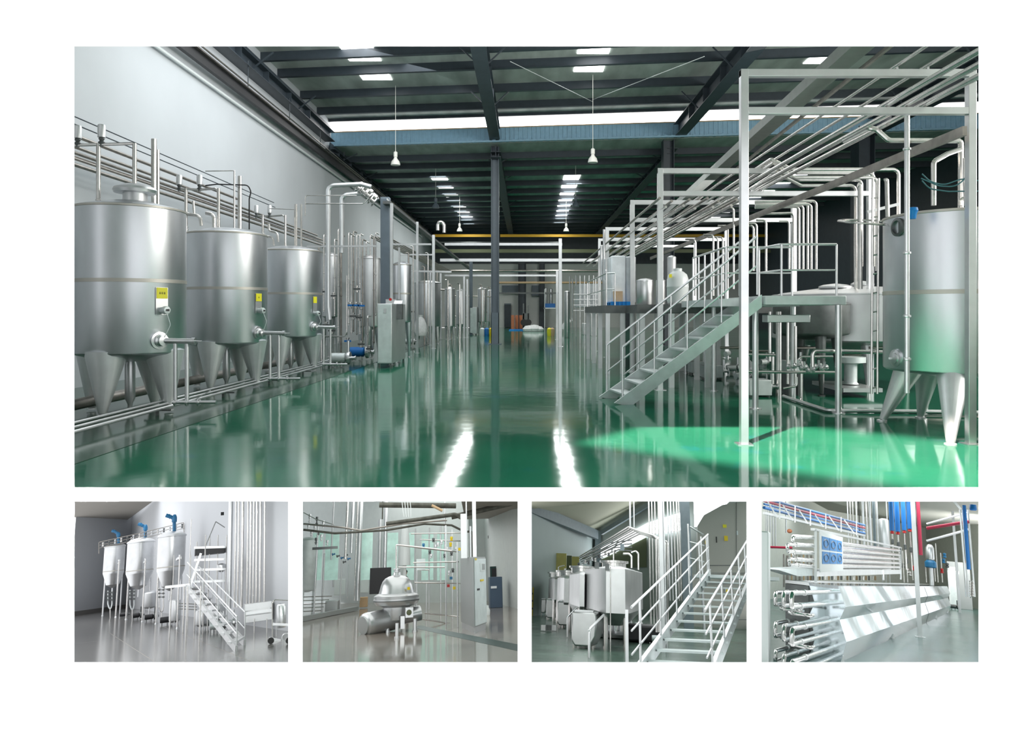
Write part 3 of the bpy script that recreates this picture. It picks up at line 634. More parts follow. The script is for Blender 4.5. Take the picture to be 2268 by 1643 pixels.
# ================================================================ RIGHT SIDE
def gate(xl, xr, pt, pbar, pb, wpx, label, zb=None, pr=None, Z=None):
    """square tube portal: two posts, top beam and lower beam"""
    Z = Z or zy(pb); t = thing('pipe_portal', label, 'portal frame', at((xl+xr)/2, pb, Z), 'square tube portals carrying the overhead pipes')
    x0, x1 = (xl-PX)*Z/FPX, (xr-PX)*Z/FPX; w_ = wpx*Z/FPX; zt = Z_(pt, Z); zb_ = Z_(pbar, Z)
    for x, fz in ((x0, F_ if zb is None else zb), (x1, F_)):
        p = MB().box(x-w_/2, x+w_/2, Z, Z+w_, fz, zt).obj('post', 'frame', t, bevel=.004)
        MB().box(x-w_, x+w_, Z-w_*.5, Z+w_*1.5, fz, fz+.012).obj('foot_plate', 'frame', p)
    MB().box(x0-w_/2, x1+w_/2, Z+.002, Z+w_-.002, zt-w_*.95, zt-.001).obj('top_beam', 'frame', t, bevel=.004)
    MB().box(x0+w_/2, x1-w_/2, Z+.002, Z+w_-.002, zb_-w_*.45, zb_+w_*.45).obj('lower_beam', 'frame', t, bevel=.004)
    return t
gate(1650, 2155, 152, 244, 985, 17, 'nearest and tallest square tube portal, its feet in the sunlit floor')
gate(1463, 1930, 372, 428, 864, 12, 'second square tube portal from the front, behind the staircase')
gate(1401, 1760, 443, 487, 824, 10, 'third square tube portal from the front', pr=0)
gate(1345, 1610, 503, 530, 792, 8, 'fourth square tube portal from the front, ends at the wrapped machine')
gate(1328, 1540, 528, 545, 778, 6, 'fifth and furthest square tube portal')
Z0 = zy(985)
# mid post of the nearest portal: hangs a pipe with clamps down beside the tall tank
x = (2040-PX)*Z0/FPX; Zm = Z0+.35
mb = MB(); mb.cyl((x, Zm, Z_(870, Zm)), (x, Zm, Z_(252, Zm)), .034, 14)
for py in (330, 560, 700, 795): clamp_ring(mb, (x, Zm, Z_(py, Zm)), .036)
mb.obj('steel_pipe', 'frame', None, 'upright pipe hanging from the nearest portal in front of the tall right tank', 'pipe')
# overhead pipes
zB = Z_(244, Z0)+.09
zT = Z_(152, Z0)+.06
for i, (sl, r, zz) in enumerate(((.663, .022, zT), (.612, .024, zT), (.575, .038, zB), (.545, .038, zB), (.52, .038, zB))):
    X = zz/sl; MB().cyl((X, D+.15, zz), (X, 33, zz), r, 12).obj('overhead_pipe', 'pipe', None, '%s from the aisle of the long bright overhead pipes reaching the top corner' % ordinal(i), 'pipe', 'long overhead pipes over the nearest portal')
    for zq in (Z0+.05, 16.0):
        MB().bar((X, zq, zz-r), (X, zq, zz-r-.06), .02, .02).obj('pipe_clamp', 'frame', None, 'small clip holding overhead pipe %s from the aisle on %s portal' % (ordinal(i), 'the nearest' if zq < 12 else 'the second'), 'clip', 'clips under the overhead pipes')
for i in range(11):
    X = 2.85+.17*i; zz = 2.42-(i % 2)*.16
    MB().cyl((X, 15.4+.2*(i % 3), zz), (X, 36, zz), .03, 10).obj('overhead_pipe', 'pipe' if i % 2 else 'pipe_dull', None, '%s from the aisle of the dense overhead pipes beyond the second portal' % ordinal(i), 'pipe', 'dense overhead pipes beyond the second portal')
# pipes leaving the rack, stepping down and across to the risers
pz(10.6, [(1870, 312, 11.4), (1925, 283), (1940, 286), (1968, 311), (2125, 312), (2128, 318), (2128, 460)], .038, 'pipe leaving the rack with a slanted step and dropping onto the tall tank', bend=.1)
for i in range(5):
    y0 = 352+i*9; xr = (1990, 1942, 1935, 1908, 1895)[i]; yr = (375, 393, 383, 398, 411)[i]; Z = 15.2+.25*i; xs = 1708+i*5
    yb = (600, 600, 590, 590, 700)[i]
    pz(Z, [(1560+i*12, y0+98-6*i, Z+6), (xs, y0), (xs+8, y0+4), (xs+40, yr-3), (xs+46, yr), (xr, yr), (xr, yb)], .036, '%s from the top of five pipes stepping down from the rack to the tall risers' % ordinal(i), bend=.12, group='pipes stepping from the rack to the risers')
for i in range(6):
    xr = (1808, 1797, 1789, 1779, 1770, 1758)[i]; yr = (445, 452, 450, 455, 458, 472)[i]; Z = 18+.2*i
    pz(Z, [(1672, yr+2), (xr, yr), (xr, 600)], .032, '%s from the right of six risers bending down behind the landing' % ordinal(i), bend=.1, group='risers behind the landing')
for i, (a, b, c) in enumerate(((1697, 488, 600), (1669, 500, 600), (1676, 495, 600), (1748, 490, 600), (1625, 460, 640), (1580, 520, 655), (1590, 525, 655), (1601, 525, 655), (1540, 530, 655), (1612, 500, 640))):
    pz(17.4+.3*i, [(a-22, b), (a, b), (a, c)], .028, '%s small riser bending down behind the landing rails' % ordinal(i), bend=.08, group='small risers behind the landing rails')
pz(12.2, [(1900, 410), (1905, 411), (1905, 640)], .04, 'single upright pipe right of the dark broad column')
pz(12, [(1960, 400), (1964, 398), (1966, 480)], .035, 'upright pipe next to the tall tank shoulder')
# tray and channel running into the picture
MB().bar((5.15, 9.0, 4.22), (6.3, 34, 4.25), .36, .2).obj('cable_tray', 'tray', None, 'broad steel cable tray slanting down across the nearest portal', 'tray')
MB().bar((5.35, 9.0, 3.96), (6.5, 34, 3.98), .05, .06).obj('tray_rail', 'pipe_dull', None, 'brown rail under the broad steel cable tray', 'rail')
MB().bar((5.68, 9.35, 2.34), (5.35, 31, 2.28), .06, .12).obj('channel_beam', 'pipe_dull', None, 'brownish channel beam slanting behind the nearest portal over the landing', 'beam')
# tall tank at the right
def twall(c, r): pass
TR = (6.45, 10.75); RR = 1.0
al = math.atan((1955-PX)/FPX); cx = 6.6; cyy = 11.0
# centre chosen so the left outline meets column 1955 and the front leg stands at (2105, 985)
for _ in range(30):
    th = math.atan(cx/cyy); d = math.hypot(cx, cyy); e = th-math.asin(RR/d)-al; cyy += e*20
t = tank((cx, cyy), RR, Z_(828, cyy-.9), Z_(462, cyy-.9), 'tall bright steel tank at the right picture edge, on cone shaped legs', [], None, Z_(645, cyy-.9), .1, .12, hole=False, name='storage_tank')
Zl = zy(985); Zl2 = zy(932)
for (bx, by, tx, ty, hw) in (((2105-PX)*Zl/FPX, Zl, 2104, 826, .24), ((1953-PX)*Zl2/FPX, Zl2, 1980, 812, .22), (cx+.55, cyy+.7, None, 0, .22), (cx-.1, cyy+.8, None, 0, .22)):
    b = V((bx, by, F_)); zt = Z_(828, cyy-.9)+.0
    dv = V((bx-cx, by-cyy)); dv = dv.normalized()*.60; tp = V((cx+dv.x, cyy+dv.y, zt+.06))
    cone_leg(t, b, tp, hw, 'leg_steel')
p = on_shell((cx, cyy), RR, 1984)
z = Z_(793, p.y); nn = V((p.x-cx, p.y-cyy, 0)).normalized(); q = V((p.x, p.y, z))
mb = MB(); mb.lathe(q, [(.13, -.02), (.13, .02), (.09, .03), (.09, .05), (.001, .07)], 22, nn); mb.obox(q+nn*.08, .1, .03, .03, .7); mb.obj('hatch', 'steel', t)
p = on_shell((cx, cyy), RR, 1990); z = Z_(503, p.y); q = V((p.x, p.y, z)); mb = MB(); mb.lathe(q, [(.14, -.02), (.14, .03), (.10, .04), (.10, .0), (.001, .0)], 22, nn); mb.obj('sight_glass', 'dark_steel', t)
p = at(2022, 466, cyy-.9); MB().lathe(p, [(.001, .05), (.06, .04), (.07, 0), (.05, -.05), (.04, -.12)], 16).obj('light_fitting', 'blue_plastic', t, 'blue lamp fitting')
pz(10.2, [(2068, 455), (2068, 358), (2100, 340), (2128, 330)], .035, 'bent pipe on top of the tall right tank, left one', bend=.08)
pz(10.3, [(2128, 455), (2128, 440), (2145, 440)], .03, 'short elbow on top of the tall right tank')
pz(10.1, [(2138, 350), (2138, 400), (2140, 455)], .03, 'slim upright valve stem on the tall right tank')
for i, (pts) in enumerate((((2042, 385), (2060, 402), (2090, 410), (2130, 396), (2168, 400)), ((2042, 400), (2058, 418), (2100, 424), (2168, 423)), ((2040, 395), (2080, 412), (2120, 414), (2150, 380), (2140, 340)))):
    pz(10.0, pts, .009, ('upper', 'lower', 'middle')[i]+' thin dark cable drooping over the tall right tank', 'cable', .25, 'cable')
# ladder left of the tall tank
Z = 11.6; t = thing('ladder', 'narrow steel ladder hanging left of the tall right tank', 'ladder', at(1935, 870, Z))
for px in (1930, 1943):
    MB().cyl(at(px, 872, Z), at(px+3, 395, Z), .02, 8).obj('ladder_rail', 'pipe', t)
for k in range(11):
    py = 860-42*k; MB().cyl(at(1930, py, Z), at(1943, py-3, Z), .013, 8).obj('rung', 'pipe', t)
MB().pipe([at(1964, 498, 11.2), at(1880, 492, 11.2), at(1856, 489, 12), at(1880, 486, 12.6), at(1964, 490, 12)], .018, .3).obj('guard_hoop', 'pipe', None, 'flat steel hoop sticking out above the ladder', 'hoop')
MB().bar(at(1920, 470, 12.4), at(1990, 452, 12.4), .05, .05).obj('crossbar', 'frame', None, 'short bright bar behind the ladder top', 'crossbar')

# ---------------------------------------------------------------- landing, stairs, platforms
ZP = zy(912); xa, xb = 4.14, (1868-PX)*ZP/FPX; zp = Z_(655, ZP)
t = thing('landing_platform', 'steel landing with railing at the head of the staircase, on round columns', 'platform', ((xa+xb)/2, ZP+.9, F_))
MB().box(xa, xb, ZP-.12, ZP+2.2, zp-.16, zp).obj('deck', 'galv', t, bevel=.01)
for (px, pb) in ((1673, 905), (1857, 915)):
    Z = zy(pb); x = (px-PX)*Z/FPX
    l = MB().cyl((x, Z, F_), (x, Z, zp-.16), .055, 16).obj('leg', 'frame', t)
    MB().lathe((x, Z, F_), [(.11, 0), (.11, .012), (.06, .013)], 16).obj('foot_plate', 'frame', l)
for (x, y) in ((xa+.3, ZP+2.1), (xb-.1, ZP+2.1)): MB().cyl((x, y, F_), (x, y, zp-.16), .055, 14).obj('leg', 'frame', t)
rt_ = Z_(541, ZP)
def railing(parent, pts, zdeck, ztop, n_mid=1, r=.02, m='frame', post_every=None):
    pts = [V(p) for p in pts]; tops = [V((p.x, p.y, p.z+ztop)) for p in pts]
    MB().pipe(tops, r*1.15, .12).obj('handrail', m, parent)
    for k in range(n_mid): MB().pipe([V((p.x, p.y, p.z+ztop*(k+1)/(n_mid+1))) for p in pts], r*.8, .02).obj('mid_rail', m, parent)
    for a, b in zip(pts[:-1], pts[1:]):
        n_ = max(1, round((b-a).length/(post_every or 1.1)))
        for j in range(n_): p = a.lerp(b, j/n_); MB().cyl(p, p+V((0, 0, ztop)), r, 10).obj('rail_post', m, parent)
    p = pts[-1]; MB().cyl(p, p+V((0, 0, ztop)), r, 10).obj('rail_post', m, parent)
railing(t, [(xa+.22, ZP+.9, zp), (xa+.32, ZP, zp), (xb-.12, ZP, zp)], zp, rt_-zp, 1)
# staircase
b1 = fl(1377, 896); b2 = fl(1346, 880)
top1 = V((4.12, ZP+.0, zp-.1)); top2 = V((4.12-.0, ZP+1.05, zp-.1))
b1 = V((b1.x, b1.y, F_)); b2 = V((b2.x-.05, b1.y+1.0, F_))
t = thing('staircase', 'galvanised steel staircase rising to the landing on the right of the aisle', 'staircase', (b1.x, b1.y+.5, F_))
for (b, tp) in ((b1, top1), (b2, top2)):
    d = tp-b; up = V((0, 0, .24)); MB().prism([b, b+V((.22, 0, 0)), tp+V((.0, 0, -.10)), tp+V((0, 0, .12)), b+V((-.14, 0, .03))], V((0, .05, 0))).obj('stringer', 'galv', t)
N = 9
for k in range(N):
    s_ = (k+.7)/N; p = b1.lerp(top1, s_); q = b2.lerp(top2, s_)
    MB()._add([p+V((-.14, .05, .02)), p+V((.16, .05, .02)), q+V((.16, 0, .02)), q+V((-.14, 0, .02)), p+V((-.14, .05, .05)), p+V((.16, .05, .05)), q+V((.16, 0, .05)), q+V((-.14, 0, .05))],
              [(0, 3, 2, 1), (4, 5, 6, 7), (0, 1, 5, 4), (1, 2, 6, 5), (2, 3, 7, 6), (3, 0, 4, 7)]).obj('tread', 'galv', t)
for (b, tp, side) in ((b1, top1, 0), (b2, top2, 1)):
    o = V((.02, .02, .08)); a = b+o; e = tp+V((-.08, .02, .12)); h = V((0, 0, 1.02))
    MB().pipe([a, a+h*.98, e+h], .021, .05).obj('handrail', 'frame', t)
    MB().cyl(a+h*.45, e+h*.5, .015, 8).obj('mid_rail', 'frame', t)
    for k in (1, 2, 3, 4): p = a.lerp(e, k/4); MB().cyl(p, p+h, .015, 8).obj('rail_post', 'frame', t)
# platform right of the stair head with wrapped goods, further back
zq = zp-.02
t = thing('gallery_platform', 'steel platform along the right side carrying the small tanks, behind the staircase', 'platform', (5, 17, F_))
xg = 3.55
MB().box(xg, 4.15, 13.2, 16.5, zq-.16, zq-.02).obj('deck', 'galv', t)
MB().box(2.2, 9.5, 20.2, 27, zq-.30, zq-.08).obj('deck_rear', 'dark_steel', t)
MB().box(4.15, 5.0, 13.2, 16.4, zq-.16, zq-.02).obj('deck_side', 'galv', t)
MB().box(2.8, 5.2, 18.2, 20.19, zq-.30, zq-.08).obj('deck_middle', 'dark_steel', t); MB().box(3.25, 5.2, 16.51, 18.19, zq-.28, zq-.08).obj('deck_front', 'dark_steel', t)
for i, (x, y) in enumerate(((3.35, 16.65), (2.95, 18.35), (2.3, 20.35), (2.72, 20.4), (3.2, 20.5), (2.3, 22.4), (2.3, 24.5), (2.3, 26.8), (3.1, 23), (4.2, 16.7), (4.4, 18.6), (4.6, 21.4), (5.1, 19.2), (5.7, 23), (3.7, 20.4), (5.1, 16.7))):
    MB().box(x-.06, x+.06, y-.06, y+.06, F_, zq-.3).obj('leg', 'frame', t)
for (px, pb) in ((1581, 866), (1519, 826)):
    Z = zy(pb); x = (px-PX)*Z/FPX; l = MB().cyl((x, Z, F_), (x, Z, zq-.16), .05, 14).obj('leg', 'frame', t); MB().lathe((x, Z, F_), [(.1, 0), (.1, .012), (.05, .013)], 16).obj('foot_plate', 'frame', l)
railing(t, [(2.26, 26.6, zq-.08), (2.26, 20.3, zq-.08), (2.5, 20.3, zq-.08)], zq, .9, 1, .018, post_every=2.6)
railing(t, [(3.7, 16.0, zq-.02), (3.68, 13.3, zq-.02), (4.9, 13.3, zq-.02)], zq, .95, 1, .018, post_every=.55)
def PL(px, Z): return (px-PX)*Z/FPX
# wrapped machine on a blue pallet
Z = 21.0; x0, x1 = PL(1354, Z), PL(1409, Z); zt = Z_(566, Z)
t = thing('wrapped_machine', 'tall machine wrapped in clear film on the gallery platform', 'machine', ((x0+x1)/2, Z+.6, zq-.08))
MB().box(x0, x1-.3, Z, Z+1.1, zq+.0, zt).obj('casing', 'wrap', t, bevel=.03)
MB().box(x1-.3, x1, Z+.05, Z+1.0, zq+.0, zt-.02).obj('side_casing', 'wrap', t, bevel=.03)
MB().box(PL(1358, Z), PL(1378, Z), Z-.12, Z-.01, zq, Z_(645, Z)).obj('carton', 'cardboard', t)
mb = MB(); a, b = PL(1352, 20.7), PL(1395, 20.7)
for k in range(3): mb.box(a, b, 20.6+.5*k, 20.75+.5*k, zq-.08, zq)
mb.box(a, b, 20.6, 21.9, zq+.001, zq+.03)
for k in range(5): mb.box(a+k*(b-a)/5, a+(k+.5)*(b-a)/5, 20.58, 20.6, zq-.08, zq+.03)
mb.obj('pallet', 'blue_plastic', None, 'blue plastic pallet under the wrapped machine', 'pallet')
def drum(xl, xr, pt, zb, Z, label, m='steel', lid=True, name='drum', cat='tank'):
    x = PL((xl+xr)/2, Z); r = (xr-xl)/2*Z/FPX; zt = Z_(pt, Z); t = thing(name, label, cat, (x, Z+r, zb))
    MB().lathe((x, Z+r, 0), [(r*.95, zb), (r, zb+.02), (r, zt-.03), (r*.97, zt)], 32).obj('shell', m, t)
    if lid: MB().lathe((x, Z+r, zt), [(r*1.03, -.03), (r*1.03, .01), (r*.6, .05), (.001, .07)], 32).obj('lid', m, t)
    return t
drum(1413, 1451, 621, zq-.08, 18.5, 'open topped steel drum right of the wrapped machine on the platform')
drum(1455, 1476, 622, zq-.08, 19.5, 'narrower steel drum between the steel drum and the white plastic tank', 'satin')
Z = 16.6; x = PL(1506, Z); r = 24*Z/FPX; zt = Z_(597, Z)
t = thing('plastic_tank', 'white plastic tank with a rounded shoulder and green tag on the platform', 'tank', (x, Z+r, zq))
MB().lathe((x, Z+r, 0), [(r*.93, zq-.06), (r, zq), (r, zq+.3), (r*1.02, zq+.31), (r*1.02, zq+.34), (r, zq+.35), (r, zt-.22), (r*.85, zt-.1), (r*.5, zt-.03), (.001, zt-.02)], 36).obj('shell', 'white_plastic', t)
MB().lathe((x, Z+r, zt-.03), [(r*.4, 0), (r*.4, .07), (.001, .08)], 24).obj('lid', 'white_plastic', t)
MB().box(x-r*.95, x-r*.7, Z+r*.3-.02, Z+r*.32, zt-.18, zt-.1).obj('tag', 'yellow_sign', t, 'green yellow tag')
drum(1335, 1352, 600, zq-.08, 25, 'steel drum left of the wrapped machine, behind the rails', 'satin')
drum(1480, 1500, 570, zq-.08, 20.5, 'taller steel vessel behind the white plastic tank', 'satin')
# flat round tank group behind the landing
c0 = (8.0, 17.3)
t = tank(c0, 2.0, Z_(757, 15.6), Z_(650, 15.6), 'broad low round steel tank behind the landing columns', [-1.9, -1.0, .4, 2.2], None, None, .22, .25, 'satin', False, .15, 'broad_tank')
for (px, py, r) in ((1850, 640, .32), (1910, 634, .22)):
    c = at(px, py, 16.8); MB().lathe(c, [(r, -.12), (r, 0), (r*1.15, .02), (r*1.15, .06), (r*.8, .1), (.001, .13)], 24).obj('manway', 'satin', t)
c = (6.15, 15.6)
tank(c, .78, Z_(740, 14.9), Z_(672, 14.9), 'dark low tank left of the broad one, under the landing', [-1.6, 0, 1.6, 3.1], None, None, .12, .15, 'dark_steel', False, .12, 'low_tank')
x = PL(1725, 15); MB().cyl((x, 15, F_), (x, 15, .0), .06, 12).obj('steel_post', 'pipe', None, 'round post under the landing beside the dark low tank', 'post')
MB().box(PL(1700, 12.8), PL(1795, 12.8), 12.8, 13.1, Z_(714, 12.8), Z_(697, 12.8)).obj('service_beam', 'satin', None, 'short flat steel box beam under the landing', 'beam', bevel=.01)
# agitator pedestal
c = at(1884, 846, 15.3); mb = MB(); mb.lathe((c.x, c.y, 0), [(.16, Z_(850, 15.3)), (.13, Z_(846, 15.3)), (.13, Z_(806, 15.3)), (.3, Z_(802, 15.3)), (.3, Z_(790, 15.3)), (.1, Z_(789, 15.3))], 22); mb.obj('pedestal', 'galv', None, 'round pedestal under the broad low tank', 'pedestal')
MB().box(PL(1868, 14.6), PL(1955, 14.6), 14.6, 16.2, F_+.12, F_+.2).obj('base_frame', 'satin', None, 'low steel base plate under the broad low tank', 'base')
# pipes under the landing
pz(12.6, [(1800, 812), (1800, 785), (1804, 777), (1965, 780)], .035, 'pipe bending level into the tall right tank')
pz(13.6, [(1652, 785), (1716, 786)], .03, 'short level pipe right of the nearest portal post')
pz(13.4, [(1650, 823), (1860, 825)], .028, 'long low level bar under the landing')
pz(13.0, [(1768, 812), (1768, 795), (1775, 790), (1845, 790)], .022, 'thin bent pipe under the landing')
pz(12.8, [(1765, 835), (1765, 855), (1735, 860)], .018, 'thin low bent pipe near the floor pump')
for i, (px, a, b) in enumerate(((1728, 700, 880), (1745, 700, 850), (1762, 722, 850), (1712, 780, 850), (1705, 690, 800), (1775, 800, 890))):
    Z = zy(b) if b > 870 else 14.2; pz(Z, [(px, a), (px, b)], .028, '%s upright pipe from the left under the landing' % ordinal(i), group='upright pipes under the landing')
for i, (a, b) in enumerate(((1752, 812), (1766, 810), (1780, 815), (1812, 812), (1825, 815), (1795, 820))):
    c = at(a, b, 12.9); mb = MB(); mb.lathe(c-V((.06, 0, 0)), [(.02, -.02), (.05, 0), (.05, .03), (.03, .04), (.03, .09), (.05, .1), (.05, .13), (.02, .15)], 14, (1, .2, .1)); mb.obox(c+V((0, -.03, .07)), .03, .03, .1)
    mb.obj('hand_valve', 'steel', None, '%s small valve from the left in the cluster under the landing' % ordinal(i), 'valve', 'small valves under the landing')
# boxed pumps on the floor
def boxpump(x0, x1, pt, pb, label, Z=None):
    Z = Z or zy(pb+4); a, b = PL(x0, Z), PL(x1, Z); t = thing('boxed_pump', label, 'pump', ((a+b)/2, Z+.3, F_), 'boxed pumps under the platforms')
    MB().box(a, b, Z, Z+.5, Z_(pb, Z), Z_(pt, Z)).obj('housing', 'galv', t, bevel=.012)
    for x in (a+.03, b-.06): MB().box(x, x+.03, Z+.03, Z+.4, F_, Z_(pb, Z)).obj('foot', 'dark_steel', t)
    c = V((b+.06, Z+.25, (Z_(pt, Z)+Z_(pb, Z))/2)); mb = MB(); mb.lathe(c-V((.08, 0, 0)), [(.09, 0), (.13, .03), (.13, .08), (.04, .1), (.04, .2), (.07, .2), (.07, .22)], 20, (1, 0, 0)); mb.pipe([c+V((.02, 0, .1)), c+V((.02, 0, .3))], .03); mb.obj('pump_head', 'steel', t)
boxpump(1660, 1710, 842, 876, 'nearest boxed pump, beside the front column of the landing')
boxpump(1560, 1602, 810, 837, 'boxed pump behind the staircase, right of the two')
boxpump(1531, 1560, 801, 826, 'boxed pump behind the staircase, left of the two')
boxpump(1745, 1775, 800, 826, 'boxed pump further back under the landing', 15)
for i, (a, b) in enumerate(((1620, 815), (1640, 835), (1690, 800), (1610, 780), (1570, 770), (1660, 805))): pump(a, b, .28, '%s of the small round pumps in the shade under the platforms' % ordinal(i), Z=zy(b+12), yaw=.3*i)
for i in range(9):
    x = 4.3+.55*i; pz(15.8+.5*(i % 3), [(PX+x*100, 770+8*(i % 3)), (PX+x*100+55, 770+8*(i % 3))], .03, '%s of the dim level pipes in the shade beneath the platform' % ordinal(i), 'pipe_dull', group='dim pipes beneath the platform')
# gutter pipe lying on the floor round the tanks
MB().pipe([fl(1735, 882)+V((0, 0, .04)), fl(1832, 914)+V((0, 0, .04)), fl(2075, 917)+V((0, 0, .04)), fl(2260, 921)+V((0, 0, .04))], .035, .08).obj('floor_pipe', 'satin', None, 'pipe edging on the floor around the right hand tanks', 'pipe')
pz(10.9, [(2050, 922), (2200, 925)], .03, 'short bright pipe low behind the front leg of the tall right tank')
pz(10.2, [(2150, 828), (2150, 750), (2190, 750)], .02, 'thin bent pipe behind the right post of the nearest portal')
# far right of the aisle: machines before the back wall
def pbox(px0, px1, pt, pb, Z, m, label, name, cat, d=1., bev=.02, base=None):
    a, b = PL(px0, Z), PL(px1, Z); return MB().box(a, b, Z, Z+d, Z_(pb, Z) if base is None else base, Z_(pt, Z)).obj(name, m, None, label, cat, bevel=bev)
Zf = zy(741)
t = thing('cooling_unit', 'pale boxy unit with a grid of pipes before it, right of the aisle', 'machine', at(1303, 745, Zf))
MB().box(PL(1283, 40), PL(1326, 40), 40, 44, Z_(680, 40), Z_(628, 40)).obj('body', 'wrap', t)
for k in range(5): MB().box(PL(1284+10*k, 39.8), PL(1285.5+10*k, 39.8), 39.8, 39.85, F_, Z_(610, 39.8)).obj('upright', 'frame', t)
for k in range(4): MB().box(PL(1270, 39.7), PL(1328, 39.7), 39.7, 39.75, Z_(652+12*k, 39.7), Z_(650.5+12*k, 39.7)).obj('rail', 'frame', t)
pbox(1290, 1306, 716, 742, zy(742), 'satin', 'small steel drum cabinet below the pale boxy unit', 'floor_cabinet', 'cabinet', base=F_)
pbox(1309, 1322, 694, 744, zy(744), 'satin', 'narrow steel cabinet below the pale boxy unit', 'floor_cabinet', 'cabinet', base=F_)
drum(1250, 1262, 646, F_, 48, 'far steel vessel right of the lone tall post', 'satin'); drum(1206, 1212, 638, Z_(681, zy(726)-2), zy(726)-1.6, 'left one of two small vessels on the far stand', 'satin'); drum(1217, 1224, 640, Z_(681, zy(726)-2), zy(726)-1.6, 'right one of two small vessels on the far stand', 'satin')
t = thing('storage_stand', 'far white stand with a deep blue box on its shelf', 'stand', at(1219, 720, zy(726)))
Z = zy(726)-2; MB().box(PL(1205, Z), PL(1233, Z), Z, Z+2, Z_(684, Z), Z_(681, Z)).obj('shelf', 'white_plastic', t)
for px in (1205.5, 1232): MB().box(PL(px, Z), PL(px+1.5, Z), Z, Z+.08, F_, Z_(640, Z)).obj('upright', 'white_plastic', t)
MB().box(PL(1207, Z), PL(1230, Z), Z+.2, Z+1.2, Z_(681, Z), Z_(672, Z)).obj('box', 'blue', t)
t = thing('step_stairs', 'small steel steps at the far right of the aisle', 'stairs', fl(1250, 738))
Z = zy(738); MB().bar(at(1244, 727, Z), at(1262, 707, Z), .1, .35).obj('stringer', 'satin', t)
for k in range(4): MB().box(PL(1244+4*k, Z), PL(1248+4*k, Z), Z, Z+.8, Z_(726-5*k, Z)-.03, Z_(726-5*k, Z)).obj('tread', 'dark_steel', t)
for k in range(3):
    a = (1132, 1141, 1150)[k]; pbox(a, a+7, 698, 717, 72+k, 'orange', '%s orange crate stack from the left, before the back wall' % ordinal(k), 'crate', 'crate', base=F_)
MB().box(PL(1127, 66), PL(1162, 66), 66, 70, F_, F_+.06).obj('tarp', 'blue_plastic', None, 'flat blue tarp on the floor before the orange crates', 'tarp')
for i, (a, b, s_) in enumerate(((1172, 713, .45), (1183, 711, .5), (1192, 714, .4))):
    c = at(a, b, 64); MB().lathe((c.x, c.y, F_), [(.001, 0), (s_*1.2, .02), (s_*1.3, s_*.5), (s_*.8, s_*1.05), (.001, s_*1.2)], 18).obj('sack', 'white_soft', None, '%s white sack of the heap on the floor before the back wall' % ordinal(i), 'sack', 'heap of white sacks')
t = thing('forklift', 'dark parked lift truck before the back wall', 'forklift', fl(1164, 722))
Z = 66; MB().box(PL(1157, Z), PL(1173, Z), Z, Z+1.5, F_+.2, Z_(694, Z)).obj('body', 'dark_steel', t); MB().box(PL(1158, Z), PL(1161, Z), Z, Z+.15, F_+.2, Z_(672, Z)).obj('mast', 'dark_steel', t); MB().box(PL(1169, Z), PL(1171, Z), Z, Z+.15, F_+.2, Z_(676, Z)).obj('mast', 'dark_steel', t)
for a in (1160, 1170): MB().cyl(at(a, 714, Z-.05)*1.0, at(a, 714, Z+.2), .3, 16).obj('wheel', 'rubber', t)
for i, (a, b, m) in enumerate(((1078, 727, 'blue'), (1088, 724, 'yellow'), (1068, 726, 'white_plastic'), (1217, 720, 'yellow_sign'), (1223, 724, 'cardboard'))):
    Z = 52; MB().lathe((PL(a, Z), Z, F_), [(.16, 0), (.19, .3), (.17, .5), (.08, .58), (.001, .6)], 16).obj('barrel', m, None, ('blue', 'yellow', 'white', 'yellow green', 'brown')[i]+' barrel on the floor far down the aisle', 'barrel')
for i, (a, b, c) in enumerate(((1262, 612, 735), (1268, 618, 738), (1276, 610, 745), (1245, 640, 735), (1332, 545, 620), (1338, 508, 620))): pz(zy(c) if c > 700 else 22, [(a, b), (a, c)], .05 if c > 700 else .04, '%s thin upright by the machines right of the aisle' % ordinal(i), 'frame', group='thin uprights right of the aisle')
# ================================================================ helpers for the smaller rooms
def up(p, py):
    """height (room z) at which the row py crosses the upright through p"""
    px_ = cur[0].px(p)[0]; return at(px_, py, p.y).z
def above(p, py): return V((p.x, p.y, up(p, py)))
def rpx(p, w_):
    """size of w_ picture pixels at the place p (in the room's metres)"""
    a = cur[0].px(p); return (at(a[0]+w_, a[1], p.y)-V(p)).length
def wallq(name, pts, m, th=(0, 0, 0)):
    """wall from bottom row points [(px, py_floor, py_top)]"""
    mb = MB()
    for (a, b, c), (d, e, f) in zip(pts[:-1], pts[1:]):
        p, q = fl(a, b), fl(d, e); mb._add([p, q, V((q.x, q.y, at(d, f, q.y).z)), V((p.x, p.y, at(a, c, p.y).z))], [(0, 1, 2, 3)])
    return mb.obj(name, m, kind='structure', smooth=0)
def floorq(name, pts, m):
    mb = MB(); P = [fl(a, b) for a, b in pts]; mb.prism([V((p.x, p.y, p.z-.03)) for p in P], V((0, 0, .03))); return mb.obj(name, m, kind='structure', smooth=0)
def vpipe(px, pt, pb, w_, label, m='pipe', name='steel_pipe', cat='pipe', group=None, base=None, parent=None, sq=False):
    p = fl(px, base or pb); b = above(p, pb) if base else p; r = rpx(p, w_)/2; top = above(p, pt); mb = MB()
    if sq: mb.box(p.x-r, p.x+r, p.y-r, p.y+r, b.z, top.z)
    else: mb.cyl(b, top, r, 14)
    return mb.obj(name, m, parent, label if parent is None else None, cat if parent is None else None, group)
def lp(Z, pts, wpx, label, m='pipe', name='steel_pipe', cat='pipe', group=None, parent=None, n=9):
    P = L(Z, *pts); r = rpx(P[0], wpx)/2
    return MB().pipe(P, r, r*2.5, n).obj(name, m, parent, label if parent is None else None, cat if parent is None else None, group)

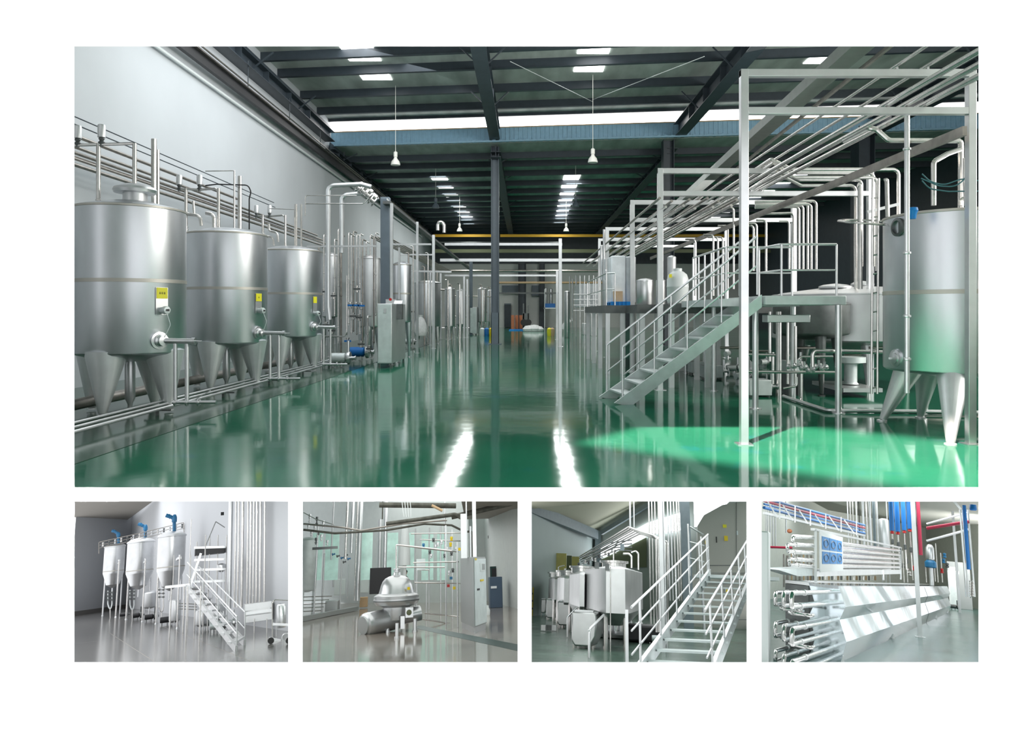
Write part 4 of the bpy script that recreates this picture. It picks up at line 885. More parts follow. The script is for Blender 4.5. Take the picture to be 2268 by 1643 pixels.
# ================================================================ ROOM 1: THREE SMALL TANKS ON LEGS
mat('grey_tile', (.17, .165, .16), .16, 0, noise=.18, nscale=.8, bump=.05, bscale=3)
mat('r1_wall', (.60, .62, .65), .7, 0, noise=.05, nscale=.3)
mat('r1_ceiling', (.33, .31, .28), .8, 0)
mat('baseboard_grey', (.20, .19, .18), .5)
cur[0] = R1
floorq('floor_first_room', [(150, 1480), (654, 1480), (654, 1366), (240, 1340), (150, 1356)], 'grey_tile')
wallq('wall_left_room', [(150, 1366, 1085), (281, 1345, 1085), (654, 1400, 1085)], 'r1_wall')
wallq('baseboard_left', [(150, 1366, 1356), (281, 1345, 1338)], 'baseboard_grey').location += R1.R @ V((.05, -.03, 0))
# ceiling: triangle between the two walls, in the level plane through their top corner
pc = V((0, 0, 0)); q = fl(281, 1345); zc = at(281, 1152, q.y).z
def ceil_pt(a, b, zc, row=1098.5):
    """follow the wall line a-b at height zc until the picture row"""
    p, q = fl(*a), fl(*b); lo, hi = 0., 3.
    for _ in range(40):
        m = (lo+hi)/2; r = p+(q-p)*m
        if r.y < 3 or cur[0].px((r.x, r.y, zc))[1] < row: hi = m
        else: lo = m
    r = p+(q-p)*lo; return V((r.x, r.y, zc))
mb = MB(); P = [R1.at(281, 1152, q.y), ceil_pt((281, 1345), (654, 1400), zc), ceil_pt((281, 1345), (150, 1366), zc)]
mb.prism(P, V((0, 0, .05))); mb.obj('ceiling_left_room', 'r1_ceiling', kind='structure', smooth=0)
# fine joints of the floor tiles
mb = MB()
for (a, b, c, d) in ((240, 1400, 340, 1464), (165, 1425, 420, 1400), (470, 1464, 640, 1420), (330, 1375, 560, 1466)): mb.bar(fl(a, b)+V((0, 0, .0)), fl(c, d)+V((0, 0, .0)), .008, .001)
mb.obj('trim_5', 'r1_ceiling', kind='structure')
def kettle(xl, xr, prim, pcyl, pcone, legs, motor, wh, lab):
    """vessel on posts: dome, shell, cone; legs = [(px, pbase, ptop)]"""
    xm = (xl+xr)/2; base = fl(legs[0][0], legs[0][1]+1); Z = base.y+.25; c = at(xm, prim, Z); r = rpx(c, (xr-xl)/2); Zf = Z-r; o = V((c.x, Z, 0)); k = (Z-r*.0)
    zt = at(xm, prim, Z).z; zb = at(xm, pcyl, Z).z; zc = at(xm, pcone, Z).z
    t = thing('agitator_tank', lab, 'tank', (c.x, Z, -cur[0].h), 'agitator tanks on tall legs')
    MB().lathe(o, [(r*.62, zc), (r*.64, zc+.02), (r*.97, zb), (r, zb+.03), (r, zt-.06)], 40).obj('shell', 'steel', t)
    MB().lathe(o, [(r*.62, zc), (r*.3, zc-.08), (.03, zc-.14), (.03, zc-.4)], 24).obj('cone_outlet', 'satin', t)
    MB().lathe(o, [(r, zt-.06), (r*1.05, zt-.05), (r*1.05, zt-.01), (r*.98, zt+.02), (r*.8, zt+r*.16), (r*.4, zt+r*.27), (.001, zt+r*.3)], 40).obj('lid', 'satin', t)
    MB().lathe(o, [(r*.995, zb+.1), (r*1.02, zb+.1), (r*1.02, zb+.13), (r*.995, zb+.13)], 40).obj('weld_band', 'weld', t)
    for (px, pb, pt) in legs:
        p = fl(px, pb); rr = rpx(p, 3.6)/2; l = MB().cyl(V((p.x, p.y, -cur[0].h+.03)), above(p, pt), rr, 14).obj('leg', 'pipe', t)
        mb = MB(); mb.cyl(p, V((p.x, p.y, p.z+.04)), rr*1.6, 12, rr); mb.cyl(above(p, pt), above(p, pt-3), rr*1.5, 12); mb.obj('foot', 'steel', l)
        a = above(p, pt+4); MB().bar(a, V((o.x+(p.x-o.x)*.75, o.y+(p.y-o.y)*.6, a.z)), .08, .06).obj('bracket', 'satin', l)
    for k in range(2):
        l = MB().cyl((o.x+(-.8, .8)[k]*r, Z+r*.9, -cur[0].h), (o.x+(-.8, .8)[k]*r, Z+r*.9, zb), rpx(o+V((0, 0, 0)), 3.2)/2, 12).obj('leg', 'satin', t)
    # agitator drive: upright, bend, gear case and motor sloping up to the left
    a = at(motor[0], prim-2, Z); b = at(motor[0], motor[1]+6, Z); w1 = rpx(c, 4.6*wh)
    mb = MB(); mb.cyl(V((a.x, Z, zt+.05)), b, w1*.75, 16); mb.cyl(b, V((b.x, b.y, b.z+.12*wh)), w1*1.1, 16); 
    g = mb.obj('drive_stand', 'motor_blue', t)
    e = at(motor[0]-5*wh, motor[1]-4*wh, Z); f = at(motor[0]-16*wh, motor[1]-8*wh, Z)
    mb = MB(); mb.lathe(b+V((0, 0, .05)), [(.001, 0), (w1*.9, 0), (w1, .03), (w1, .1*wh), (w1*.6, .15*wh), (.001, .16*wh)], 18); mb.cyl(b+V((0, 0, .10*wh)), e, w1*.85, 16); mb.obj('gear_case', 'motor_blue', t)
    d = (f-e).normalized(); mb = MB(); mb.cyl(e, f, w1*.72, 16); mb.cyl(e+d*.02, e+d*.06, w1*.95, 16); mb.cyl(f-d*.1, f, w1*.85, 16); mb.obox((e+f)/2+V((0, 0, w1*.7)), w1*1.2, w1, w1*.5); mb.obj('motor', 'motor_blue', t)
    m_ = at(xm-r*.1, (prim+pcyl)/2+8, Z-r); return t
kettle(351, 412, 1185, 1264, 1297, [(345, 1382, 1236), (392, 1392, 1232)], (386, 1150), 1.15, 'nearest agitator tank with the largest blue motor, next to the stairs')
kettle(283, 343, 1199, 1270, 1296, [(279, 1372, 1241), (315, 1377, 1240)], (322, 1168), 1.0, 'middle agitator tank of three, blue motor on top')
kettle(232, 278, 1209, 1270, 1294, [(227, 1364, 1248), (256, 1367, 1243)], (262, 1182), .9, 'furthest agitator tank, close to the room corner')
# posts rising beside the tanks
for i, (a, b, c) in enumerate(((280, 1190, 1240), (346, 1178, 1232), (415, 1150, 1395))):
    vpipe(a, b, c, 2, '%s slim upright from the corner between the agitator tanks' % ordinal(i), group='slim uprights between the agitator tanks', base=(1372, 1382, 1395)[i])
# header pipes behind the tanks, rising toward the stairs
Zh = fl(340, 1372).y+.4
for i, (dy, w_) in enumerate(((0, 1.8), (7, 1.4), (13, 1.2))):
    lp(Zh, [(219, 1226-i*3), (219, 1201+dy), (300, 1183+dy), (407, 1157+dy), (408, 1172+dy)], w_, '%s header pipe from the top, running behind the agitator tank lids' % ordinal(i), 'pipe_dull', group='header pipes behind the agitator tanks')
for i in range(14):
    x = 228+13.5*i; y = 1203-(x-219)*.235; c = at(x, y+5, Zh-.1); mb = MB(); s_ = rpx(c, 2.2)
    mb.lathe(c, [(s_*.5, -s_*2.2), (s_*1.1, -s_*2), (s_*1.1, -s_*1.3), (s_*.6, -s_), (s_*.6, s_), (s_*1.1, s_*1.3), (s_*1.1, s_*2), (s_*.3, s_*2.3)], 12)
    mb.obj('header_valve', ('pipe', 'dark_steel', 'satin')[i % 3], None, '%s valve from the room corner on the header pipes above the agitator tanks' % ordinal(i), 'valve', 'valves on the header pipes')
# valve trees under the tanks
def valve_tree(px, pt, pb, label, base):
    p = fl(px, base); t = thing('valve_manifold', label, 'manifold', p, 'valve trees below the agitator tanks'); w_ = 6
    for dx in (-5, 4): 
        a = at(px+dx, pt, p.y); b = at(px+dx, pb, p.y); MB().pipe([a, b, at(px+dx*.5, pb+8, p.y), at(px, pb+10, p.y)], rpx(p, 1.5), .06).obj('loop_pipe', 'white_plastic' if px < 300 else 'pipe', t)
    for k in range(3):
        y = pt+4+k*8; mb = MB(); c = at(px, y, p.y-.03); s_ = rpx(p, 1.6); mb.bar(at(px-8, y, p.y), at(px+7, y, p.y), s_, s_)
        for dx in (-5, 4): mb.obox(at(px+dx, y, p.y-.06), s_*2.6, s_*2, s_*2.6)
        mb.obj('valve_block', 'dark_steel', t)
    MB().cyl(at(px, pb+10, p.y), p, rpx(p, 1.2), 10).obj('drain_pipe', 'pipe', t)
valve_tree(244, 1308, 1338, 'white looped valve tree below the furthest agitator tank', 1368)
valve_tree(293, 1306, 1340, 'white looped valve tree below the middle agitator tank, with black blocks', 1374)
valve_tree(358, 1302, 1345, 'steel valve tree below the nearest agitator tank', 1384)
def vessel(px, wpx, pt, pb, base, label, m='satin', cat='tank', name='small_vessel', group=None):
    p = fl(px, base); r = rpx(p, wpx/2); o = V((p.x, p.y+r, 0)); zt, zb = above(p, pt).z, above(p, pb).z
    t = thing(name, label, cat, (p.x, p.y+r, p.z), group)
    MB().lathe(o, [(r*.3, zb-.05), (r*.95, zb), (r, zb+.03), (r, zt-.03), (r*.9, zt), (r*.4, zt+r*.2), (.001, zt+r*.22)], 28).obj('shell', m, t)
    for k in range(3): a = k*2.1-1.6; MB().cyl(o+V((math.cos(a)*r*.8, math.sin(a)*r*.8, p.z)), o+V((math.cos(a)*r*.8, math.sin(a)*r*.8, zb+.03)), r*.08, 8).obj('leg', m, t)
    return t
vessel(330, 34, 1312, 1345, 1368, 'low steel vessel in the shade between the agitator tank legs')
vessel(386, 26, 1330, 1375, 1385, 'ribbed steel vessel under the small deck by the stairs')
for i in range(3): lp(fl(400, 1388).y, [(396, 1336+6*i), (436, 1338+6*i)], 2, '%s level rib from the top of the coil behind the deck posts' % ordinal(i), group='coil ribs behind the deck posts')
for i, (a, b, s_) in enumerate(((272, 1368, .22), (300, 1372, .25), (330, 1376, .25), (365, 1384, .25))): pump(a, b, s_, '%s dark pump from the corner under the agitator tanks' % ordinal(i), 'dark_steel', mm='black')
# small deck and stairs
pd = fl(375, 1413); t = thing('stair_platform', 'small steel deck at the head of the stairs beside the nearest agitator tank', 'platform', pd)
zd = above(pd, 1297).z; q = fl(392, 1392)
MB().box(pd.x-.13, fl(411, 1423).x+.05, pd.y-.1, pd.y+1.6, zd-.05, zd).obj('deck', 'satin', t)
for (a, b) in ((375, 1413), (411, 1423), (441, 1428), (405, 1400)):
    p = fl(a, b); MB().cyl(p, V((p.x, p.y, zd-.05)), rpx(p, 1.6), 12).obj('leg', 'pipe', t)
for (a, b) in ((378, 1414), (392, 1400), (416, 1424)):
    p = fl(a, b); MB().cyl(V((p.x, p.y, zd)), V((p.x, p.y, above(p, 1230).z)), rpx(p, .9), 8).obj('rail_post', 'pipe', t)
t = thing('staircase', 'narrow bright staircase coming down to the grey floor, thin handrails on both sides', 'staircase', fl(530, 1440))
zl_ = fl(524, 1443); zr_ = fl(542, 1429)
tl = at(413, 1299, pd.y); tr = at(436, 1303, pd.y+.9)
for b, tp in ((zl_, tl), (zr_, tr)): MB().bar(b+V((0, 0, .03)), tp, .04, .11).obj('stringer', 'satin', t)
for k in range(9):
    s_ = (k+.6)/9.3; a, b = zl_.lerp(tl, s_), zr_.lerp(tr, s_); MB().bar(a+V((0, 0, .05)), b+V((0, 0, .05)), .16, .03).obj('tread', 'satin', t)
for b, tp, ph, pt_ in ((zl_, tl, 1366, 1233), (zr_, tr, 1356, 1238)):
    h1 = above(b, ph).z-b.z; h2 = above(tp, pt_).z-tp.z; h = min(h1, h2)
    MB().cyl(b+V((0, 0, h)), tp+V((0, 0, h)), .012, 8).obj('handrail', 'steel', t); MB().cyl(b+V((0, 0, h*.5)), tp+V((0, 0, h*.5)), .009, 8).obj('mid_rail', 'steel', t)
    for k in range(4): p = b.lerp(tp, k/3.3); MB().cyl(p, p+V((0, 0, h)), .010, 8).obj('rail_post', 'steel', t)
# rear gallery behind the stairs
zg = fl(470, 1395); t = thing('rear_gallery', 'steel gallery with rails standing behind the stairs, before the tall pipes', 'platform', zg)
for (a, b) in ((430, 1398), (449, 1404), (459, 1396), (478, 1392), (498, 1388)):
    p = fl(a, b); MB().cyl(p, above(p, 1185 if a > 440 else 1200), rpx(p, 1.3), 10).obj('leg', 'pipe', t)
for y in (1213, 1240, 1262, 1288): MB().bar(at(430, y, zg.y), at(500, y-2, zg.y), .035, .05).obj('cross_rail', 'satin', t)
MB().box(at(432, 1226, zg.y).x, at(500, 1226, zg.y).x, zg.y, zg.y+.8, at(470, 1226, zg.y).z, at(470, 1212, zg.y).z).obj('dark_bin', 'black', t)
MB().bar(at(455, 1210, zg.y-.05), at(478, 1155, zg.y-.05), .02, .02).obj('brace', 'dark_steel', t); MB().bar(at(478, 1155, zg.y-.05), at(498, 1168, zg.y-.05), .02, .02).obj('brace', 'dark_steel', t)
MB().bar(at(420, 1300, zg.y), at(445, 1225, zg.y), .03, .05).obj('brace', 'satin', t)
vessel(488, 22, 1250, 1262, 1392, 'hopper hanging under the rear gallery')
vessel(445, 26, 1352, 1384, 1396, 'low vessel behind the lower part of the stairs')
vessel(480, 40, 1340, 1370, 1396, 'wide low vessel behind the stair rails, catching a warm reflection')
for i, (a, b) in enumerate(((462, 1392), (500, 1396), (478, 1400))): pump(a, b, .25, '%s pump from the left behind the lower stairs' % ordinal(i))
# bank of tall upright pipes
for i, (a, w_, b) in enumerate(((506, 11, 1350), (518, 4, 1345), (525, 4, 1345), (534, 6, 1345), (546, 4, 1344), (553, 5, 1344), (560, 4.5, 1344), (567, 5, 1344), (575, 5, 1345), (585, 4.5, 1345))):
    vpipe(a, 1102, b, w_, '%s from the left of the tall upright pipes against the pale wall' % ordinal(i), 'pipe' if i else 'satin', group='tall upright pipes against the pale wall', base=1395)
for k, (a, b) in enumerate(((1338, 1348), (1352, 1358), (1362, 1372))):
    p = fl(570, 1399); pa, pb_ = at(542, a, p.y), at(602, b, p.y); MB().box(pa.x, pb_.x, p.y, p.y+.25, pb_.z, pa.z).obj('manifold_box', ('satin', 'frame', 'satin')[k], None, '%s of three flat steel bars at the feet of the tall pipes, from the top' % ordinal(k), 'bar', bevel=.005)
for i, x in enumerate((591, 563)): vpipe(x, 1370, 1402, 2.4, '%s stubby leg from the wall side under the pipe feet' % ordinal(i), group='legs under the pipe feet')
# pump skid at the right edge
p = fl(620, 1418); t = thing('pump_skid', 'wheeled steel skid with a small drum at the right edge of the grey room', 'skid', p)
r = rpx(p, 11); o = V((at(629, 1395, p.y).x, p.y+.4, 0)); MB().lathe(o, [(r*.9, above(p, 1394).z), (r, above(p, 1390).z), (r, above(p, 1345).z), (r*.8, above(p, 1340).z), (.001, above(p, 1337).z)], 28).obj('drum', 'steel', t)
for y0, y1 in ((1414, 1424), ): MB().bar(at(596, y0, p.y), at(655, y1+2, p.y), .05, .05).obj('base_rail', 'frame', t)
for x, b in ((604, 1420), (612, 1408)): 
    s_ = fl(x, b); MB().cyl(s_, above(s_, 1372), rpx(s_, 1), 10).obj('upright', 'frame', t)
MB().bar(at(604, 1382, p.y), at(655, 1384, p.y), .04, .04).obj('top_rail', 'frame', t)
MB().pipe([at(603, 1420, p.y), at(603, 1335, p.y), at(608, 1328, p.y), at(655, 1330, p.y)], rpx(p, 1), .1).obj('bent_pipe', 'pipe', t)
MB().torus(at(634, 1412, p.y-.1), rpx(p, 9), rpx(p, 1.6), (.3, 1, 0)).obj('hose_reel', 'frame', t)
for x in (600, 640): q = fl(x, 1426); MB().cyl(q+V((0, -.02, .05)), q+V((0, .03, .05)), .05, 14).obj('wheel', 'rubber', t)
MB().box(at(489, 1144, zg.y+1).x, at(496, 1144, zg.y+1).x, zg.y+1, zg.y+1.05, at(490, 1141, zg.y+1).z, at(490, 1134, zg.y+1).z).obj('wall_box', 'black', None, 'little black box fixed high beside the tall pipes', 'box')

# ================================================================ ROOM 2: CENTRIFUGE
mat('beige_floor', (.34, .29, .25), .10, 0, noise=.22, nscale=.9, bump=.06, bscale=2.5, rnoise=.05)
mat('r2_wall', (.62, .66, .65), .7, 0, noise=.04)
mat('r2_dado', (.45, .50, .52), .6, 0)
mat('glass_green', (.48, .72, .64), .25, 0, noise=.5, nscale=2.2, emis=.4)
mat('silver_paint', (.55, .56, .57), .30, .75, noise=.05)
mat('cabinet_grey', (.40, .42, .42), .38, .6)
mat('cabinet_blue', (.06, .10, .16), .4, .2)
mat('duct_dark', (.13, .13, .11), .5, .5, noise=.4, nscale=8)
cur[0] = R2
floorq('floor_second_room', [(655, 1480), (1162, 1480), (1162, 1325), (1000, 1330), (655, 1338)], 'beige_floor')
wallq('wall_middle_room', [(655, 1336, 1099), (1040, 1334, 1099)], 'r2_wall')
wallq('wall_middle_room_side', [(1038, 1332, 1136), (1076, 1330, 1136), (1162, 1352, 1125)], 'r2_wall')
wallq('wall_middle_room_dado', [(1038, 1331, 1192), (1076, 1329, 1194), (1162, 1351, 1190)], 'r2_dado')
# ceiling of the side wall
p = fl(1076, 1330); zc = at(1076, 1152, p.y).z
mb = MB(); mb.prism([R2.fl(a, b, zc) for a, b in ((1030, 1150), (1162, 1146), (1162, 1100), (1020, 1100))], V((0, 0, .04))); mb.obj('ceiling_middle_room', 'r1_ceiling', kind='structure', smooth=0)
# window front at the back
pw = fl(800, 1334)
for i, (a, b) in enumerate(((693, 716), (722, 752), (790, 826), (856, 882), (894, 918), (934, 960), (968, 990))):
    y = min(fl(655, 1336).y, fl(1040, 1334).y)-.3; MB().box(at(a, 1180, y).x, at(b, 1180, y).x, y, y+.05, at(a, 1285, y).z, at(a, 1180, y).z).obj('window_%d' % (30+i), 'glass_green', kind='structure')
p = fl(1000, 1402); mb = MB()
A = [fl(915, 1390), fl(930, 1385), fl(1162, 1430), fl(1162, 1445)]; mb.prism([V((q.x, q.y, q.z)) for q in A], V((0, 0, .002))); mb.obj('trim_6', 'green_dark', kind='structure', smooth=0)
# separator
pc_ = fl(880, 1398); Zs = pc_.y+.1
t = thing('centrifuge', 'silver bell shaped centrifuge with a big motor drum, standing on the beige floor', 'centrifuge', (at(878, 1398, Zs).x, Zs, -R2.h))
axis = V((at(878, 1330, Zs).x, Zs, 0))
def rz(rows): return [(max(.001, rpx(V((axis.x, Zs, 0)), r_)), at(878, y_, Zs).z) for r_, y_ in rows]
MB().lathe(axis, rz([(30, 1344), (44, 1339), (48, 1333), (48.5, 1329)]), 48).obj('bowl_lower', 'silver_paint', t)
MB().lathe(axis, rz([(48.5, 1329), (50, 1328.5), (50, 1326), (48.5, 1325), (49, 1319), (45, 1316), (39, 1313.5), (37, 1306), (34.5, 1296), (31, 1287), (25, 1280), (17, 1276), (9, 1274), (8, 1268), (6, 1267), (6, 1262), (9, 1261.5), (9, 1259.5), (4, 1259)]), 48).obj('hood', 'silver_paint', t)
MB().lathe(axis, rz([(49.5, 1330.2), (50.5, 1330), (50.5, 1329), (49.5, 1328.8)]), 48).obj('clamp_band', 'dark_steel', t)
e0 = at(806, 1385, Zs-.35); e1 = at(884, 1366, Zs+.15); rm = rpx(e0, 25.5); d = (e1-e0).normalized()
MB().lathe(e0, [(rm*.6, .015), (rm*.78, 0), (rm*.95, .02), (rm, .06), (rm, .12), (rm*.985, .13), (rm*.98, (e1-e0).length), (rm*.7, (e1-e0).length+.03)], 44, d).obj('motor_drum', 'silver_paint', t)
mo = MB().lathe(e0, [(.001, -.03), (rm*.74, -.03), (rm*.78, .0)], 40, d).obj('motor_end_cover', 'cabinet_grey', t)
g0 = at(880, 1368, Zs); g1 = at(931, 1357, Zs+.1); rg = rpx(g0, 16)
mb = MB(); mb.cyl(g0, g1, rg, 28); mb.lathe(axis, rz([(27, 1372), (30, 1352), (30, 1343)]), 36); mb.obj('gearbox', 'silver_paint', t)
wz = at(906, 1356, Zs-.3); mb = MB(); mb.obox(wz, rpx(wz, 17), .06, rpx(wz, 21), .15); mb.obj('sight_frame', 'frame', t); MB().lathe(wz+V((0, -.03, 0)), [(.001, .02), (rpx(wz, 5), .015), (rpx(wz, 6), 0)], 20, (.15, -1, 0)).obj('sight_glass', 'olive', t)
mb = MB(); c = at(891, 1378, Zs-.3); mb.obox(c, rpx(c, 9), .1, rpx(c, 26), .1); mb.obj('brake_block', 'frame', t)
for a, b, c in ((879, 1380, 1414), (919, 1370, 1399), (858, 1385, 1400)):
    s_ = fl(a, c); mb = MB(); mb.cyl(s_, above(s_, b), rpx(s_, 4), 14); l = mb.obj('leg', 'frame', t); MB().cyl(s_, s_+V((0, 0, .03)), rpx(s_, 6), 14).obj('foot', 'satin', l)
for a, b in ((905, 1303), ): c = at(a, b, Zs-rpx(V((axis.x, Zs, 0)), 34)-.0); MB().obox(c, rpx(c, 6), .012, rpx(c, 6), .5).obj('warning_label', 'yellow', t, 'yellow warning label')
MB().pipe(L(Zs, (878, 1259), (878, 1207), (882, 1207), (1000, 1220)), rpx(axis, 2.2), .1).obj('steel_pipe', 'pipe', None, 'pipe rising from the centrifuge top and running to the valve rack', 'pipe')
MB().pipe(L(Zs+.2, (882, 1256), (922, 1256), (985, 1256)), rpx(axis, 1.6), .1).obj('steel_pipe', 'pipe', None, 'lower level pipe from the centrifuge neck toward the valve rack', 'pipe')
MB().pipe(L(Zs+.3, (915, 1246), (1010, 1244)), rpx(axis, 1.6), .1).obj('steel_pipe', 'pipe', None, 'level pipe just above the lower one, behind the centrifuge neck', 'pipe')
# white cone filter behind
c = fl(895, 1350); mb = MB(); mb.lathe((c.x, c.y, 0), [(rpx(c, 13), above(c, 1252).z), (rpx(c, 12), above(c, 1220).z), (rpx(c, 8), above(c, 1172).z), (rpx(c, 7), above(c, 1150).z)], 24); mb.cyl(c, above(c, 1252), rpx(c, 4), 10); mb.obj('cone_duct', 'white_plastic', None, 'tall white cone duct behind the centrifuge', 'duct')
# cabinet
p0, p1, p2 = fl(1051, 1404), fl(1021, 1390), fl(1078, 1393)
u1, u2 = p1-p0, p2-p0; zt = above(p0, 1233).z
t = thing('control_cabinet', 'tall grey control cabinet with a display, right of the centrifuge', 'cabinet', p0)
MB().prism([p0+V((0, 0, .1)), p1+V((0, 0, .1)), p1+u2+V((0, 0, .1)), p2+V((0, 0, .1))], V((0, 0, zt-p0.z-.1))).obj('body', 'cabinet_grey', t, smooth=0)
MB().prism([p0+u2*.04+u1*.04, p0+u1*.96+u2*.04, p0+u1*.96+u2*.96, p0+u2*.96+u1*.04], V((0, 0, .1))).obj('plinth', 'satin', t, smooth=0)
nf = V((u2.y, -u2.x, 0)).normalized(); nf = nf if nf.y < 0 else -nf
def onface(s0, s1, z0, z1, th=.012): return MB().prism([p0+u2*s0+nf*.002+V((0, 0, z0)), p0+u2*s1+nf*.002+V((0, 0, z0)), p0+u2*s1+nf*.002+V((0, 0, z1)), p0+u2*s0+nf*.002+V((0, 0, z1))], nf*th)
Hc = zt-p0.z
dr = onface(.04, .97, .12, Hc-.03).obj('door', 'galv', t, smooth=0)
for s0, s1, a, b, m, nm in ((.45, .85, .80, .91, 'white_plastic', 'display_frame'), (.6, .82, .82, .9, 'cabinet_grey', 'display'), (.05, .15, .955, .98, 'yellow', 'warning_label'), (.45, .7, .665, .69, 'yellow', 'warning_label'), (.2, .35, .55, .575, 'black', 'handle')):
    o_ = onface(s0, s1, Hc*a, Hc*b, .02 if nm == 'display_frame' else .026).obj(nm, m, dr, smooth=0)
# ducts above cabinet
for i, (a, w_, y0) in enumerate(((1029, 13, 1138), (1045, 4, 1165), (1054, 8, 1104), (1036, 3, 1104))):
    vpipe(a, y0, 1236, w_, '%s of the upright ducts standing on the grey control cabinet' % ordinal(i), 'satin' if i != 2 else 'frame', 'cable_duct', 'duct', 'upright ducts above the grey cabinet', base=1399, sq=(i in (0, 2)))
Zr = fl(960, 1370).y
lp(Zr, [(855, 1160), (1008, 1139), (1024, 1148)], 9, 'dark grey duct slanting under the ceiling to the cabinet', 'duct_dark', 'ceiling_duct', 'duct')
lp(Zr+.3, [(672, 1173), (742, 1181), (855, 1174), (940, 1160), (1000, 1163), (1030, 1178), (1046, 1176), (1047, 1235)], 5, 'long curved black pipe crossing the whole centrifuge room under the ceiling', 'duct_dark')
lp(Zr+.5, [(672, 1160), (760, 1168), (800, 1175), (890, 1160), (990, 1152)], 4, 'long pipe just above the curved black one', 'pipe_dull')
lp(Zr+.8, [(672, 1135), (700, 1150), (740, 1162)], 2, 'thin pipe at the left wall under the ceiling')
lp(Zr+1, [(840, 1118), (1010, 1120)], 12, 'broad dark ceiling pipe bundle over the centrifuge', 'duct_dark')
lp(Zr+1, [(1000, 1145), (1146, 1112)], 11, 'dark broad duct slanting up to the top corner', 'duct_dark')
lp(Zr+.6, [(956, 1119), (980, 1131)], 6, 'tan wrapped pipe piece under the ceiling', 'cardboard')
for i in range(4): lp(Zr-.2, [(890+6*i, 1106), (892+6*i, 1128), (895+5*i, 1145)], 1.6, '%s pale hose hanging from the ceiling bundle' % ordinal(i), 'white_plastic', 'hose', 'hose', 'pale hoses hanging under the ceiling')
# uprights
for i, (a, w_, y0, y1, bs, m) in enumerate(((728, 4, 1104, 1240, 1352, 'satin'), (760, 6, 1104, 1238, 1362, 'pipe'), (773, 8, 1104, 1225, 1358, 'frame'), (784, 4, 1104, 1330, 1352, 'pipe'), (791, 12, 1104, 1330, 1350, 'frame'), (838, 11, 1150, 1258, 1345, 'satin'), (850, 9, 1104, 1258, 1350, 'frame'), (986, 4, 1104, 1240, 1350, 'frame'), (694, 4, 1160, 1368, 1368, 'frame'), (712, 4, 1225, 1360, 1362, 'satin'), (735, 5, 1215, 1300, 1350, 'frame'), (752, 3, 1230, 1355, 1358, 'satin'), (768, 3, 1250, 1325, 1348, 'satin'), (842, 3, 1106, 1150, 1345, 'duct_dark'))):
    vpipe(a, y0, y1, w_, '%s upright pipe from the left in the centrifuge room' % ordinal(i), m, group='upright pipes of the centrifuge room', base=bs)
# left tank
p = fl(672, 1372); vessel(669, 50, 1194, 1308, 1364, 'pale round tank cut by the left edge of the centrifuge room', 'galv')
MB().bar(at(692, 1215, p.y-.2), at(748, 1212, p.y-.2), .06, .06).obj('shelf_bar', 'dark_steel', None, 'dark bar carrying the valves beside the pale round tank', 'bar')
for i, (a, b, h_) in enumerate(((686, 1145, 14), (702, 1150, 12), (716, 1158, 10), (690, 1180, 8), (700, 1195, 9), (712, 1188, 9), (725, 1200, 8), (706, 1178, 6), (683, 1165, 6), (697, 1168, 7))):
    c = at(a, b, p.y-.2); s_ = rpx(c, 2.6); hh = rpx(c, h_*.5); mb = MB(); mb.lathe(c, [(.001, hh), (s_, hh*.95), (s_*1.1, hh*.6), (s_*1.1, -hh*.4), (s_*.6, -hh*.5), (s_*.6, -hh*1.3), (s_*1.2, -hh*1.35), (s_*1.2, -hh*1.6), (s_*.5, -hh*1.7), (s_*.5, -hh*2.4)], 14)
    mb.obj('pneumatic_valve', ('satin', 'dark_steel', 'frame')[i % 3], None, '%s valve of the cluster above the pale round tank' % ordinal(i), 'valve', 'valves above the pale round tank')
for i, (a, b) in enumerate(((738, 1228), (748, 1232), (757, 1236), (766, 1230), (772, 1238), (762, 1245))):
    c = at(a, b, fl(760, 1360).y-.1); s_ = rpx(c, 3); MB().lathe(c-V((s_, 0, 0)), [(s_*.4, 0), (s_, s_*.2), (s_, s_*.8), (s_*.5, s_), (s_*.5, s_*2), (s_, s_*2.2), (s_*.3, s_*2.6)], 12, (1, .2, .2)).obj('pipe_valve', 'dark_steel' if i % 2 else 'motor_blue', None, '%s small valve from the left on the pipes before the window front' % ordinal(i), 'valve', 'small valves before the window front')
# white boxes, dark frame box, pump housing
def rbox(x0, x1, pt, pb, base, depth, m, label, name, cat, parts=None, bev=.01):
    p = fl((x0+x1)/2, base); a, b = at(x0, pb, p.y), at(x1, pt, p.y)
    return MB().box(a.x, b.x, p.y, p.y+depth, a.z, b.z).obj(name, m, None, label, cat, bevel=bev)
rbox(739, 764, 1282, 1318, 1342, .4, 'white_plastic', 'white box under the windows, left one', 'white_box', 'box')
rbox(796, 817, 1278, 1313, 1338, .4, 'white_plastic', 'white box under the windows, right one', 'white_box', 'box')
rbox(719, 748, 1330, 1360, 1361, .6, 'cabinet_grey', 'grey pump housing on the skid at the left', 'pump_housing', 'pump')
t = rbox(818, 866, 1256, 1316, 1352, .5, 'black', 'dark open frame box behind the centrifuge bell', 'frame_box', 'cabinet')
rbox(796, 814, 1322, 1345, 1347, .3, 'cardboard', 'brown carton behind the centrifuge motor', 'carton', 'box')
p = fl(730, 1372); MB().bar(fl(660, 1378)+V((0, 0, .06)), fl(790, 1352)+V((0, 0, .06)), .12, .1).obj('skid_frame', 'cabinet_grey', None, 'long grey skid beam on the floor at the left', 'beam')
for i in range(5): lp(fl(690, 1368).y, [(672, 1322+8*i), (735-6*i, 1320+8*i)], 1.8, '%s level pipe from the top on the skid below the pale round tank' % ordinal(i), 'pipe' if i % 2 else 'pipe_dull', group='level pipes on the left skid')
